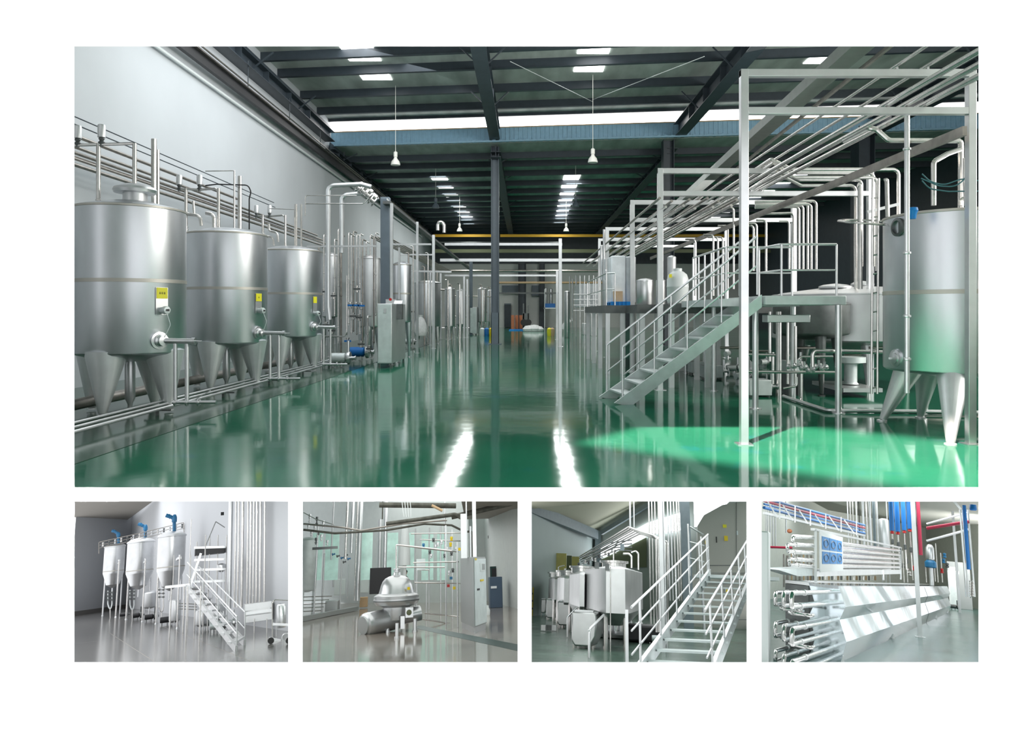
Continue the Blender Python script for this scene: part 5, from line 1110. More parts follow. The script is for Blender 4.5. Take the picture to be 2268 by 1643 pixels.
# valve rack right of the centrifuge
q = fl(965, 1382); t = thing('valve_rack', 'steel pipe rack full of valves between the centrifuge and the cabinet', 'rack', q)
for a, b, c in ((922, 1240, 1378), (944, 1290, 1372), (988, 1163, 1384), (1014, 1200, 1388), (1002, 1172, 1370), (976, 1165, 1360), (950, 1168, 1350), (918, 1170, 1350)):
    s_ = fl(a, c); MB().cyl(s_, above(s_, b), rpx(s_, 1.7), 10).obj('upright', 'satin', t)
for x0, y0, x1, y1 in ((918, 1290, 1022, 1292), (922, 1246, 1016, 1244), (922, 1213, 1015, 1222), (930, 1195, 1020, 1198), (940, 1358, 1016, 1365), (905, 1366, 1015, 1384), (925, 1262, 950, 1262), (910, 1182, 1022, 1180)):
    MB().cyl(at(x0, y0, q.y-.1), at(x1, y1, q.y+.1), rpx(q, 1.4), 10).obj('cross_pipe', 'pipe', t)
k = 0
for i, (a, b) in enumerate(((938, 1207), (952, 1222), (965, 1210), (955, 1230), (985, 1230), (990, 1215), (978, 1200), (1000, 1225), (1010, 1215), (970, 1205), (960, 1195), (1003, 1262), (995, 1268), (998, 1205), (1000, 1192))):
    c = at(a, b, q.y-.2); s_ = rpx(c, 3.4); m = {0: 'motor_blue', 11: 'dark_steel', 14: 'yellow', 13: 'yellow'}.get(i, ('steel', 'dark_steel', 'satin')[i % 3])
    MB().lathe(c, [(s_*.4, -s_*1.6), (s_, -s_*1.4), (s_, -s_), (s_*.5, -s_*.8), (s_*.9, -s_*.3), (s_*.9, s_), (.001, s_*1.2)], 14).obj('valve', m, t)
for a, b, m in ((999, 1280, 'motor_blue'), (993, 1297, 'red'), (1006, 1302, 'yellow'), (1018, 1216, 'yellow')): c = at(a, b, q.y-.25); MB().obox(c, rpx(c, 6), .04, rpx(c, 6)).obj('tag', m, t)
MB().obox(at(932, 1250, q.y-.1), rpx(q, 20), .1, rpx(q, 24)).obj('junction_box', 'galv', t)
# side wall door and blue cabinet, camera
d_ = fl(1104, 1336); a, b = at(1087, 1345, d_.y), at(1121, 1253, d_.y)
dd = MB().box(a.x, b.x, d_.y-.05, d_.y+.05, a.z, b.z).obj('door_2', 'green_dark', kind='structure'); 
MB().box(a.x+.05, (a.x+b.x)/2, d_.y-.07, d_.y-.05, a.z+.4, b.z-.05).obj('door_panel', 'black', dd)
p = fl(1098, 1346); t = thing('blue_cabinet', 'dark blue cabinet before the open doorway', 'cabinet', p); a, b = at(1080, 1345, p.y), at(1112, 1277, p.y)
MB().box(at(1086, 1340, p.y).x, b.x, p.y, p.y+.4, -R2.h, b.z).obj('body', 'cabinet_blue', t, bevel=.01); MB().box(at(1088, 1340, p.y).x, at(1100, 1300, p.y).x, p.y-.02, p.y, at(1090, 1303, p.y).z, at(1090, 1298, p.y).z).obj('label_strip', 'satin', t)
c = at(1086, 1189, fl(1086, 1331).y-.3); MB().obox(c, rpx(c, 10), .15, rpx(c, 6)).obj('wall_unit', 'dark_steel', None, 'small dark unit on the wall above the blue cabinet', 'box')
for i, (a, b, y) in enumerate(((1122, 1127, 1304), (1142, 1150, 1304))):
    c = fl(a, 1340); MB().obox(at((a+b)/2, y, c.y-.05), rpx(c, b-a), .05, rpx(c, 7)).obj('wall_bracket', 'black', None, ('left', 'right')[i]+' black bracket on the wall right of the doorway', 'bracket')
c = fl(1135, 1342); MB().obox(at(1135, 1308, c.y-.08), rpx(c, 14), .05, rpx(c, 24)).obj('wall_plate', 'galv', None, 'grey plate on the wall between the black brackets', 'plate')
c = fl(1079, 1362); MB().lathe(c, [(.06, 0), (.07, .1), (.04, .16), (.04, .2), (.001, .21)], 14).obj('canister', 'white_plastic', None, 'little white canister on the floor right of the grey cabinet', 'canister')
# person behind the centrifuge, only head and shoulder seen
hp = at(895, 1268, fl(890, 1345).y); pr = thing('person', 'person in dark clothes bending behind the centrifuge, only head and shoulder seen', 'person', (hp.x, hp.y, -R2.h))
s_ = rpx(hp, 4.4); sh = V((hp.x+s_*.8, hp.y+.1, hp.z-s_*3.6))
mb = MB(); mb.lathe((sh.x, sh.y, 0), [(s_*.9, -R2.h), (s_*1.3, -R2.h+.3), (s_*1.6, sh.z-s_*3.4), (s_*1.9, sh.z-s_*1.2), (s_*1.8, sh.z), (s_*1.2, sh.z+s_*1.1), (s_*.5, sh.z+s_*1.8), (s_*.45, sh.z+s_*2.6), (s_*.75, sh.z+s_*3.2), (s_*.85, sh.z+s_*3.9), (s_*.6, sh.z+s_*4.6), (.001, sh.z+s_*4.9)], 20); mat('skin', (.45, .27, .19), .6)
mb.obj('body', 'skin', pr); MB().lathe((sh.x, sh.y, 0), [(s_*1.0, -R2.h), (s_*1.75, -R2.h+.3), (s_*1.75, sh.z-s_*3), (s_*2.1, sh.z-s_*1), (s_*1.95, sh.z+.2*s_), (s_*1.3, sh.z+s_*1.3), (s_*.6, sh.z+s_*1.9)], 20).obj('clothing', 'rubber', pr)
MB().lathe((sh.x, sh.y, 0), [(s_*.9, sh.z+s_*3.7), (s_*.95, sh.z+s_*4.2), (s_*.66, sh.z+s_*4.8), (.001, sh.z+s_*5.1)], 18).obj('hair', 'black', pr)
# ================================================================ ROOM 3: POLYGONAL VATS AND STAIRS
mat('r3_wall', (.50, .58, .58), .6, 0, noise=.1, nscale=.3)
mat('r3_rear', (.42, .46, .44), .55, 0, noise=.15, nscale=.6)
mat('cream', (.74, .73, .58), .75, 0, noise=.05, nscale=.4)
mat('r3_floor', (.13, .22, .17), .25, 0, noise=.4, nscale=1.1, bump=.1, bscale=3, rnoise=.08)
mat('beam_blue', (.22, .27, .30), .5, 0, noise=.1)
mat('panel_beige', (.47, .46, .42), .45, .1, noise=.08, nscale=.6)
mat('yellow_panel', (.68, .60, .20), .5, 0, noise=.2, nscale=1.5)
mat('mirror', (.80, .84, .86), .10, 1, noise=.06, nscale=2, bump=.12, bscale=1.3, bdist=.03)
mat('vat_steel', (.60, .61, .61), .34, 1, noise=.15, nscale=2, rnoise=.08)
cur[0] = R3
floorq('floor_third_room', [(1160, 1482), (1668, 1482), (1668, 1392), (1500, 1352), (1160, 1352)], 'r3_floor')
wallq('wall_vat_room_left', [(1160, 1366, 1098), (1316, 1352, 1176)], 'r3_wall')
wallq('wall_vat_room_rear', [(1314, 1352, 1176), (1440, 1362, 1098), (1520, 1368, 1098), (1668, 1374, 1098)], 'r3_rear')
p = fl(1316, 1352); zc = at(1316, 1178, p.y).z
mb = MB(); q1 = R3.at(1160, 1118, 30); mb._add([at(1316, 1176, p.y), at(1440, 1100, fl(1440, 1362).y), at(1440, 1098.5, 29), at(1168, 1098.5, 27), at(1168, 1128, fl(1168, 1365).y)], [(0, 1, 2, 3, 4)]); mb.obj('ceiling_vat_room', 'cream', kind='structure', smooth=0)
# slanting roof beam with post
y0 = fl(1168, 1366).y-.3; y1 = fl(1316, 1354).y-.3
MB().bar(at(1160, 1118, y0), at(1320, 1184, y1), .25, .42).obj('roof_beam', 'beam_blue', None, 'grey blue beam slanting along the wall of the vat room', 'beam')
vpipe(1324, 1176, 1352, 14, 'grey blue post under the slanting beam in the vat room', 'beam_blue', 'steel_column', 'column', base=1353, sq=True)
MB().bar(at(1332, 1180, y1), at(1445, 1112, fl(1440, 1362).y-.3), .2, .2).obj('roof_beam', 'beam_blue', None, 'grey beam rising along the window wall of the vat room', 'beam')
# glowing window band, slanting with the wall
def wallpatch(name, quad, m, depth=.12):
    """piece on the rear wall given by four picture points"""
    a = fl(1314, 1352); b = fl(1440, 1362); n_ = V((b.y-a.y, a.x-b.x, 0)); n_ = n_ if n_.y < 0 else -n_; n_.normalize(); P = []
    for px, py in quad:
        d = R3.ray(px, py); o = a+n_*depth; P.append(d*(o.dot(n_)/d.dot(n_)))
    return MB()._add(P, [tuple(range(len(P)))]).obj(name, m, kind='structure', smooth=0)
mat('window_glow', (.93, .97, 1), .5, emis=5)
wallpatch('window_40', [(1330, 1236), (1330, 1215), (1438, 1156), (1438, 1182)], 'window_glow')
wallpatch('window_41', [(1440, 1182), (1440, 1156), (1524, 1130), (1524, 1172)], 'window_glow')
wallpatch('window_42', [(1538, 1167), (1536, 1104), (1622, 1104), (1590, 1135), (1562, 1148), (1548, 1166)], 'window_glow', 1.6)
wallpatch('trim_7', [(1330, 1258), (1330, 1240), (1432, 1190), (1432, 1256)], 'olive', .05)
# yellow panels and machine at the left wall
def lpatch(a, b, c, d, m, label, name, cat, base):
    p = fl((a+b)/2, base); return MB().box(at(a, d, p.y).x, at(b, d, p.y).x, p.y, p.y+.15, at(a, d, p.y).z, at(a, c, p.y).z).obj(name, m, None, label, cat)
lpatch(1213, 1253, 1224, 1295, 'yellow_panel', 'pale yellow board against the wall behind the furthest vats', 'wall_board', 'board', 1360)
lpatch(1254, 1265, 1230, 1295, 'olive', 'dark narrow board beside the yellow one behind the vats', 'wall_board', 'board', 1359)
lpatch(1266, 1282, 1232, 1275, 'yellow_panel', 'second smaller yellow board behind the vats', 'wall_board', 'board', 1358)
t = thing('yellow_machine', 'yellow machine at the left edge of the vat room', 'machine', fl(1180, 1366)); p = fl(1180, 1364)
MB().box(at(1165, 1300, p.y).x, at(1183, 1300, p.y).x, p.y-.2, p.y+.2, -R3.h, at(1180, 1300, p.y).z).obj('body', 'yellow', t, bevel=.02)
for y in (1312, 1328, 1345): MB().box(at(1172, y, p.y).x, at(1182, y, p.y).x, p.y-.25, p.y-.2, at(1180, y+4, p.y).z, at(1180, y, p.y).z).obj('panel', 'black', t)
# polygonal tanks and vats
def octank(A, Bc, Cc, Dc, pt, pb, label, legs=(), seam=True):
    """(px, depth) of four visible corners; pt, pb rows of rim and bottom at corner B"""
    zt = at(Bc[0], pt, Bc[1]).z; zb = at(Bc[0], pb, Bc[1]).z
    P = [at(a, 1300, b) for a, b in (A, Bc, Cc, Dc)]; c = (P[0]+P[3])/2; back = c+(c-(P[1]+P[2])/2)*.7; w_ = (P[2]-P[1])*.6
    ring = P+[back+w_, back-w_]; ring = [V((q.x, q.y, 0)) for q in ring]; cen = sum(ring, V())/6
    R_ = []
    for i in range(6):
        a, b, d = ring[i-1], ring[i], ring[(i+1) % 6]; R_ += [b.lerp(a, .12), b, b.lerp(d, .12)] if False else [b.lerp(a, .10), b.lerp(d, .10)]
    t = thing('polygonal_tank', label, 'tank', (cen.x, cen.y, -cur[0].h), 'polygonal steel tanks in a row')
    n_ = len(R_); mb = MB(); vs = []
    for (s_, z) in ((.55, zb-.3), (.97, zb-.03), (1, zb), (1, zt-.02), (.985, zt), (.5, zt+.08), (.01, zt+.1)): vs += [cen+(q-cen)*s_+V((0, 0, z)) for q in R_]
    mb._add(vs, [(i*n_+j, i*n_+(j+1) % n_, (i+1)*n_+(j+1) % n_, (i+1)*n_+j) for i in range(6) for j in range(n_)]+[tuple(range(n_))[::-1]])
    mb.obj('shell', 'vat_steel', t, smooth=25)
    for i in range(6):
        q = cen+(ring[i]-cen)*.85; MB().cyl(V((q.x, q.y, -cur[0].h)), V((q.x, q.y, zb)), .05, 10).obj('leg', 'pipe', t)
    mb = MB(); mb.lathe((cen.x, cen.y, zt+.06), [(.3, 0), (.3, .12), (.36, .13), (.36, .18), (.001, .2)], 20); mb.obj('manway', 'pipe', t)
    return t
ZB = 15.5
octank((1292, 19.2), (1337, ZB), (1390, ZB), (1426, 20), 1256, 1357, 'nearest and largest polygonal tank with mirror like faces')
octank((1259, 22), (1283, 18.5), (1296, 18.5), (1318, 22), 1270, 1343, 'second polygonal tank, left of the largest one')
octank((1233, 25.5), (1248, 22.5), (1262, 22.5), (1276, 25.5), 1279, 1334, 'third polygonal tank in the row')
octank((1214, 29), (1227, 26.3), (1238, 26.3), (1252, 29), 1281, 1328, 'furthest polygonal tank beside the yellow board')
def vat(x0, x1, pt, pb, base, label, m='vat_steel'):
    p = fl((x0+x1)/2, base); a, b = at(x0, pb, p.y), at(x1, pt, p.y); w_ = b.x-a.x; t = thing('curved_vat', label, 'vat', (a.x+w_/2, p.y+.5, p.z), 'low curved vats before the polygonal tanks')
    prof = []; k = 8
    r = (b.z-a.z)
    pts = [V((a.x, p.y, b.z)), V((a.x, p.y, a.z+r*.15)), V((a.x+w_*.12, p.y, a.z)), V((b.x-w_*.25, p.y, a.z)), V((b.x-w_*.05, p.y, a.z+r*.3)), V((b.x, p.y, a.z+r*.7)), V((b.x, p.y, b.z-r*.08)), V((b.x-w_*.1, p.y, b.z))]
    MB().prism(pts, V((.1, w_*1.2, 0))).obj('shell', m, t, bevel=.03)
    for dx in (.1, .85): 
        for dy in (.1, 1.0): MB().cyl((a.x+w_*dx, p.y+w_*dy, p.z), (a.x+w_*dx, p.y+w_*dy, a.z+.02), w_*.05, 10).obj('leg', 'pipe', t)
    MB().box(a.x+w_*.1, b.x-w_*.15, p.y+.02, p.y+w_*.9, b.z, b.z+.03).obj('cover', 'satin', t)
    return t
vat(1265, 1322, 1357, 1430, 1437, 'nearest low curved vat below the largest polygonal tank')
vat(1233, 1272, 1333, 1384, 1391, 'second low curved vat from the front')
vat(1209, 1235, 1328, 1368, 1373, 'third low curved vat from the front')
vat(1197, 1210, 1327, 1357, 1364, 'furthest low curved vat by the wall')
rb = fl(1207, 1398); 
for i, (a, b) in enumerate(((1198, 1208), (1210, 1220), (1222, 1232))): lpatch(a, b, 1384, 1396, 'dark_steel' if i % 2 else 'satin', '%s small steel can from the left on the floor by the vats' % ordinal(i), 'steel_can', 'can', 1398)
# handrail tubes in front of the vats
pz3 = fl(1305, 1458)
lp(pz3.y, [(1305, 1457), (1305, 1394), (1337, 1362, pz3.y+1.2)], 6, 'thick bent tube leg before the nearest curved vat', 'frame')
lp(fl(1257, 1412).y, [(1257, 1411), (1257, 1366), (1278, 1344, 19)], 4, 'thinner bent tube leg before the second curved vat', 'frame')
vpipe(1352, 1255, 1444, 2.5, 'slim rod standing before the largest polygonal tank', base=1444)
vpipe(1389, 1350, 1470, 7, 'square post at the foot of the nearer stair rail', 'frame', 'steel_post', 'post', base=1478, sq=True)
for i, (a, b, c) in enumerate(((1345, 1368, 1396), (1358, 1370, 1398), (1371, 1370, 1398), (1384, 1372, 1396), (1334, 1370, 1392), (1396, 1375, 1400), (1410, 1380, 1404))):
    vessel(a, 9, b, c, 1408, '%s short steel canister from the left under the largest polygonal tank' % ordinal(i), 'steel', 'canister', 'filter_canister', 'short canisters under the largest polygonal tank')
p = fl(1425, 1425); MB().obox(p+V((0, .5, .2)), .75, .8, .35).obj('motor_block', 'black', None, 'black machine block on the floor left of the stairs', 'machine', bevel=.05)
p = fl(1372, 1412); MB().lathe(p+V((0, 0, .0)), [(.55, 0), (.7, .03), (.72, .1), (.6, .12)], 26).obj('drip_pan', 'frame', None, 'round bright drip pan on the floor under the canisters', 'pan')
for i in range(6): pump(1410+9*i, 1412+3*i, .22, '%s little pump from the left beside the stairs' % ordinal(i), 'dark_steel' if i % 2 else 'steel')
# pipe bridge above the tanks
Zb = 17.5
for i in range(6):
    lp(Zb+.5*i, [(1284+3*i, 1232+2*i, 31), (1392+5*i, 1167+3*i), (1448+6*i, 1186+2.6*i), (1454+5*i, 1192+3*i), (1454+5*i, 1400)], 2.3, '%s of six pipes of the bridge above the tanks, from the window side' % ordinal(i), 'pipe', group='pipe bridge above the polygonal tanks')
for i in range(4): lp(Zb+.3, [(1283+2*i, 1236+4*i, 30), (1352+6*i, 1202+5*i), (1400, 1196+8*i)], 1.6, '%s thin pipe under the bridge from the top' % ordinal(i), 'dark_steel', group='thin pipes under the bridge')
for i in range(16):
    x = 1252+7.4*i; c = at(x, 1262-(x-1252)*.42+(5 if i % 2 else 0), 27-.5*i); s_ = rpx(c, 3); MB().lathe(c, [(s_*.4, -s_*1.6), (s_, -s_*1.4), (s_, -s_*.6), (s_*.5, -s_*.4), (s_*.8, 0), (s_*.8, s_), (.001, s_*1.2)], 12).obj('bridge_valve', ('pipe', 'dark_steel', 'steel')[i % 3], None, '%s valve from the far end along the pipe bridge' % ordinal(i) if i < 14 else 'valve near the end of the pipe bridge, %s of two' % ordinal(i-14), 'valve', 'valves along the pipe bridge')
lp(15.2, [(1399, 1258), (1399, 1232), (1393, 1226), (1380, 1226)], 4.5, 'hooked pipe on the largest polygonal tank, right one')
lp(15.4, [(1414, 1262), (1414, 1226), (1408, 1220), (1398, 1224)], 4, 'second hooked pipe on the largest polygonal tank')
lp(15.2, [(1359, 1256), (1359, 1214)], 3, 'upright stub on the largest polygonal tank')
lp(20.5, [(1237, 1275, 28), (1237, 1255, 28), (1250, 1252, 28)], 2.4, 'bent pipe over the furthest tanks')
for i, (a, b) in enumerate(((1378, 1212), (1322, 1252), (1345, 1256))): c = at(a, b, 15.3); MB().obox(c, rpx(c, 9), .12, rpx(c, 14)).obj('control_box', 'dark_steel' if i else 'beam_blue', None, '%s small control box above the polygonal tanks' % ('dark blue', 'nearest dark', 'second dark')[i], 'box')
# tall uprights
for i, (a, w_, b, m) in enumerate(((1398, 4, 1168, 'frame'), (1407, 3, 1168, 'frame'), (1442, 3.5, 1400, 'pipe'), (1449, 3, 1400, 'pipe'), (1456, 3, 1400, 'pipe'), (1464, 3, 1400, 'pipe'), (1470, 9, 1440, 'satin'), (1477, 5, 1440, 'frame'), (1486, 3.5, 1330, 'frame'), (1493, 3.5, 1330, 'frame'), (1500, 3, 1330, 'pipe'), (1507, 3.5, 1330, 'pipe'), (1512, 3, 1330, 'pipe'))):
    vpipe(a, 1104, b, w_, '%s upright from the left rising to the roof in the vat room' % ordinal(i), m, group='uprights of the vat room', base=1400 if b < 1440 else 1442, sq=(i in (6,)))
vpipe(1526, 1102, 1400, 22, 'broad blue grey column behind the stairs', 'beam_blue', 'steel_column', 'column', base=1398, sq=True)
# panel walls / machine casing on the right
p = fl(1600, 1392); y_ = p.y+.3
t = thing('panel_casing', 'tall beige panelled machine casing behind the stairs, with small warning plates', 'machine', (at(1595, 1392, y_).x, y_, -R3.h))
a, b = at(1540, 1392, y_), at(1668, 1130, y_+.0)
mb = MB(); P = [at(1545, 1268, y_), at(1545, 1165, y_), at(1560, 1140, y_), at(1600, 1118, y_), at(1668, 1106, y_), at(1668, 1268, y_)]; mb.prism(P, V((0, .5, 0))); mb.obj('upper_casing', 'panel_beige', t, smooth=0)
mb = MB(); P = [at(1520, 1396, y_+.1), at(1520, 1270, y_+.1), at(1668, 1270, y_+.1), at(1668, 1396, y_+.1)]; mb.prism(P, V((0, .4, 0))); mb.obj('lower_casing', 'panel_beige', t, smooth=0)
for x in (1631, ): MB().bar(at(x, 1112, y_-.01), at(x, 1250, y_-.01), .012, .02).obj('door_seam', 'dark_steel', t)
for y in (1251, 1292, 1372): MB().bar(at(1568, y+1, y_-.01), at(1668, y, y_-.01), .012, .02).obj('panel_seam', 'dark_steel', t)
for a, b, w_, h_, m in ((1605, 1165, 8, 7, 'yellow_sign'), (1608, 1192, 8, 11, 'yellow'), (1564, 1201, 5, 8, 'yellow'), (1600, 1278, 10, 10, 'white_plastic'), (1610, 1307, 8, 10, 'white_plastic'), (1587, 1195, 2, 13, 'black'), (1633, 1180, 3, 9, 'galv')):
    c = at(a, b, y_-.015); MB().obox(c, rpx(c, w_), .02, rpx(c, h_)).obj('warning_plate' if m != 'black' else 'handle', m, t)
for a, b in ((1600, 1278), (1610, 1307)): c = at(a, b, y_-.03); mb = MB(); s_ = rpx(c, 3.6); mb.prism([c+V((-s_, 0, -s_)), c+V((s_, 0, -s_)), c+V((0, 0, s_))], V((0, -.006, 0))); mb.obj('warning_plate', 'yellow', t, smooth=0)
# stairs
t = thing('staircase', 'broad steel staircase climbing away to the right in front of the beige casing', 'staircase', fl(1470, 1500))
bl, tl = fl(1400, 1510), at(1572, 1272, 19.0); wv = V((rpx(fl(1439, 1466), 133), .15, 0)); br_, tr = bl+wv, tl+wv
for b, tp in ((bl, tl), (br_, tr)): MB().bar(b, tp, .05, .2).obj('stringer', 'galv', t); MB().bar(b+V((0, 0, .11)), tp+V((0, 0, .11)), .06, .02).obj('stringer_edge', 'frame', t)
for k in range(13):
    s_ = (k+.5)/13; MB().bar(bl.lerp(tl, s_), br_.lerp(tr, s_), .34, .03).obj('tread', 'galv', t)
for side, (b, tp) in enumerate(((bl, tl), (br_, tr))):
    h = above(tp, 1183).z-tp.z if side == 0 else h
    for j, f_ in enumerate((1, .68, .36)): MB().cyl(b+V((0, 0, h*f_)), tp+V((0, 0, h*f_)), (.019, .014, .014)[j], 10).obj('handrail' if j == 0 else 'mid_rail', 'steel', t)
    for k in range(6): q = b.lerp(tp, (k+.35)/5.4); MB().cyl(q, q+V((0, 0, h)), .018, 10).obj('rail_post', 'steel', t)
MB().box(tl.x-.3, tr.x+.6, tl.y, tl.y+1.2, tl.z-.08, tl.z).obj('landing', 'galv', t)
for j, (a, b, c) in enumerate(((1528, 1160, 1275), (1556, 1188, 1275), (1568, 1190, 1275))): q = at(a, c, tl.y+.3); MB().cyl(q, above(q, b), .022, 10).obj('rail_post', 'steel', t)
MB().cyl(at(1528, 1166, tl.y+.3), at(1558, 1184, tl.y+.3), .022, 8).obj('handrail', 'frame', t)
for j, (a, b) in enumerate(((1528, 1200), (1528, 1236))): MB().cyl(at(a, b, tl.y+.3), at(1560, b+8, tl.y+.3), .016, 8).obj('mid_rail', 'steel', t)
for j, (a, b) in enumerate(((1528, 1396), (1560, 1400))): q = fl(a, b); MB().cyl(q, above(q, 1275), .04, 10).obj('leg', 'satin', t)

# ================================================================ ROOM 4: TUBULAR HEAT EXCHANGER
mat('teal_floor', (.05, .14, .125), .22, 0, noise=.3, nscale=.8, bump=.08, bscale=3, rnoise=.06)
mat('r4_wall', (.55, .57, .52), .7, 0, noise=.06)
mat('r4_ceiling', (.68, .67, .61), .75, 0)
mat('sign_blue', (.03, .24, .60), .5)
mat('pipe_blue', (.01, .17, .52), .4)
mat('pipe_red', (.42, .02, .06), .4)
mat('pane_bright', (.95, .98, 1), .5, emis=1.5)
mat('facet', (.66, .75, .79), .07, 1, noise=.1, nscale=1.2, bump=.06, bscale=1.0, bdist=.04)
mat('tube', (.70, .70, .69), .16, 1, noise=.2, nscale=6)
cur[0] = R4
floorq('floor_fourth_room', [(1670, 1482), (2183, 1482), (2183, 1340), (2000, 1312), (1670, 1312)], 'teal_floor')
wallq('wall_exchanger_room_left', [(1670, 1330, 1088), (1840, 1314, 1120)], 'r4_wall')
wallq('wall_exchanger_room_rear', [(1838, 1314, 1120), (2060, 1330, 1120), (2183, 1352, 1090)], 'r4_wall')
a, b, c = fl(1838, 1314), fl(2060, 1330), fl(2183, 1352)
zc = at(1838, 1130, a.y).z; mb = MB(); mb._add([R4.fl(1660, 1098.5, zc), V((fl(1670, 1330).x-2, fl(1670, 1330).y, zc)), V((a.x, a.y, zc)), V((b.x, b.y, zc)), V((c.x+2, c.y, zc)), R4.fl(2193, 1098.5, zc)], [tuple(range(6))]); mb.obj('ceiling_exchanger_room', 'r4_ceiling', kind='structure', smooth=0)
u = (fl(2102, 1356)-fl(1862, 1466)); u.z = 0; Lc = u.length; u.normalize(); side = V((-u.y, u.x, 0))   # side: away from the aisle
side = side if side.x < 0 else -side
A0 = fl(1862, 1466); hz = at(1858, 1298, A0.y).z; Hh = hz+R4.h
# faceted casing
t = thing('tube_casing', 'long mirror bright casing with zigzag faces covering the lower tube bank', 'heat exchanger', A0+u*Lc/2+V((0, 0, 0)))
zs = [hz-Hh*f_ for f_ in (0, .27, .45, .73, 1.0)]; outs = [0.0, .10, 0, .10, 0]
n1 = 1
for k in range(4):
    mb = MB(); pa = [A0-side*outs[k]+V((0, 0, zs[k]-A0.z)), A0-side*outs[k+1]+V((0, 0, zs[k+1]-A0.z))]
    mb.prism([pa[0], pa[1], pa[1]+side*(.5), pa[0]+side*.5], u*Lc*.56); mb.prism([pa[0]+u*Lc*.565, pa[1]+u*Lc*.565, pa[1]+side*.5+u*Lc*.565, pa[0]+side*.5+u*Lc*.565], u*Lc*.435)
    mb.obj('facet_panel', 'facet', t, smooth=0)
MB().prism([A0+V((0, 0, Hh)), A0+side*.9+V((0, 0, Hh)), A0+side*.9+V((0, 0, Hh-.05)), A0+V((0, 0, Hh-.05))], u*Lc).obj('top_cover', 'satin', t, smooth=0)
MB().prism([A0+side*.5, A0+side*.9, A0+side*.9+V((0, 0, Hh-.06)), A0+side*.5+V((0, 0, Hh-.06))], u*Lc).obj('inner_frame', 'dark_steel', t, smooth=0)
for k in range(5): q = A0+u*(Lc*k/4.2+.05)-side*.02; MB().bar(q+V((0, 0, 0)), q+V((0, 0, .1)), .05, .05).obj('foot', 'frame', t)
# daylit window wall on the other side of the aisle (mirrored in the casing)
W0 = A0-side*3.6; mb = MB(); mb.prism([W0-u*4, W0-u*4-side*.1, W0-u*4-side*.1+V((0, 0, 4.5)), W0-u*4+V((0, 0, 4.5))], u*50); mb.obj('wall_exchanger_room_right', 'r4_wall', kind='structure', smooth=0)
for k in range(8):
    q = W0+u*(4+5.0*k)+side*.03; mb = MB(); mb.prism([q+V((0, 0, .7)), q+u*2.2+V((0, 0, .7)), q+u*2.2+V((0, 0, 4.0)), q+V((0, 0, 4.0))], side*.02); mb.obj('window_%d' % (50+k), 'pane_bright', kind='structure', smooth=0)
# lower tubes with U-bends coming out of the casing end
tt = thing('tube_bundle', 'lower bank of bright tubes with return bends sticking out of the zigzag casing', 'heat exchanger', A0-u*1.5)
rows = (1312, 1337, 1376, 1403, 1434, 1456)
rt4 = rpx(A0, 4.6)
MB().bar(A0+u*.1+V((0, 0, 0))+side*.3, A0+u*.1+V((0, 0, Hh))+side*.3, .5, .06).obj('end_plate', 'dark_steel', tt)
def tz(py, off): q = at(1857, py, A0.y); return q.z
def upto(q, px):
    lo, hi = .1, 8.
    for _ in range(30):
        m = (lo+hi)/2; e = q-u*m
        if e.y < 9.2 or cur[0].px(e)[0] < px: hi = m
        else: lo = m
    return lo
for col_, (off, pxl) in enumerate(((.10, 1752), (.42, 1734), (.74, 1716))):
    back = upto(V(((A0+side*off).x, (A0+side*off).y, hz-.2)), pxl)-.35; print('BACK', back)
    for j, py in enumerate(rows):
        q = A0+side*off; q = V((q.x, q.y, tz(py, off)-.04*col_)); e = q-u*(back+(.25 if j % 2 else 0)); 
        MB().cyl(q+u*.2, e, rt4, 14).obj('tube', 'tube', tt)
        mb = MB(); 
        for s_ in (.5,): mb.lathe(e+u*s_, [(rt4, -.03), (rt4*1.3, -.025), (rt4*1.3, .025), (rt4, .03)], 16, u)
        mb.obj('clamp', 'steel', tt)
    for j in range(0, 6, 2):
        q = A0+side*off; e1 = V((q.x, q.y, tz(rows[j], off)-.04*col_))-u*back; e2 = V((q.x, q.y, tz(rows[j+1], off)-.04*col_))-u*(back+.25)
        m_ = .32; MB().pipe([e1, e1-u*m_, V((e2.x, e2.y, e2.z))-u*(m_-.25), e2], rt4, .16, 14).obj('return_bend', 'tube', tt)
    if col_: 
        for j in range(1, 5, 2):
            q = A0+side*(off-.18); e = V((q.x, q.y, (tz(rows[j], off)+tz(rows[j+1], off))/2))-u*(back-.1)
            MB().pipe([e-side*.16, e-u*.22-side*.16, e-u*.22+side*.16, e+side*.16], rt4*.8, .1, 12).obj('cross_bend', 'tube', tt)
# upper tube bank
B0 = A0+side*.75; 
def upb(px, py): d = R4.ray(px, py); k = B0.dot(side)/d.dot(side); return d*k
t = thing('tube_bank', 'upper bank of long parallel bright tubes above the casing', 'heat exchanger', V((upb(1900, 1262).x, upb(1900, 1262).y, hz)))
pl_, pr_ = upb(1803, 1270), upb(1993, 1265)
for j, (y0, y1) in enumerate(((1203, 1219), (1216, 1229), (1229, 1238), (1241, 1247), (1253, 1256))):
    a, b = upb(1852, y0), upb(1991, y1); MB().cyl(a, b, rpx(a, 5.2), 18).obj('tube', 'tube', t)
    a, b = a+side*.3, b+side*.3; MB().cyl(a-V((0, 0, .1)), b-V((0, 0, .1)), rpx(a, 5), 14).obj('rear_tube', 'tube', t)
MB().bar(upb(1806, 1268), upb(1993, 1266), .06, .14).obj('frame_rail', 'frame', t); MB().bar(upb(1800, 1172), upb(1995, 1213), .08, .05).obj('top_rail', 'satin', t)
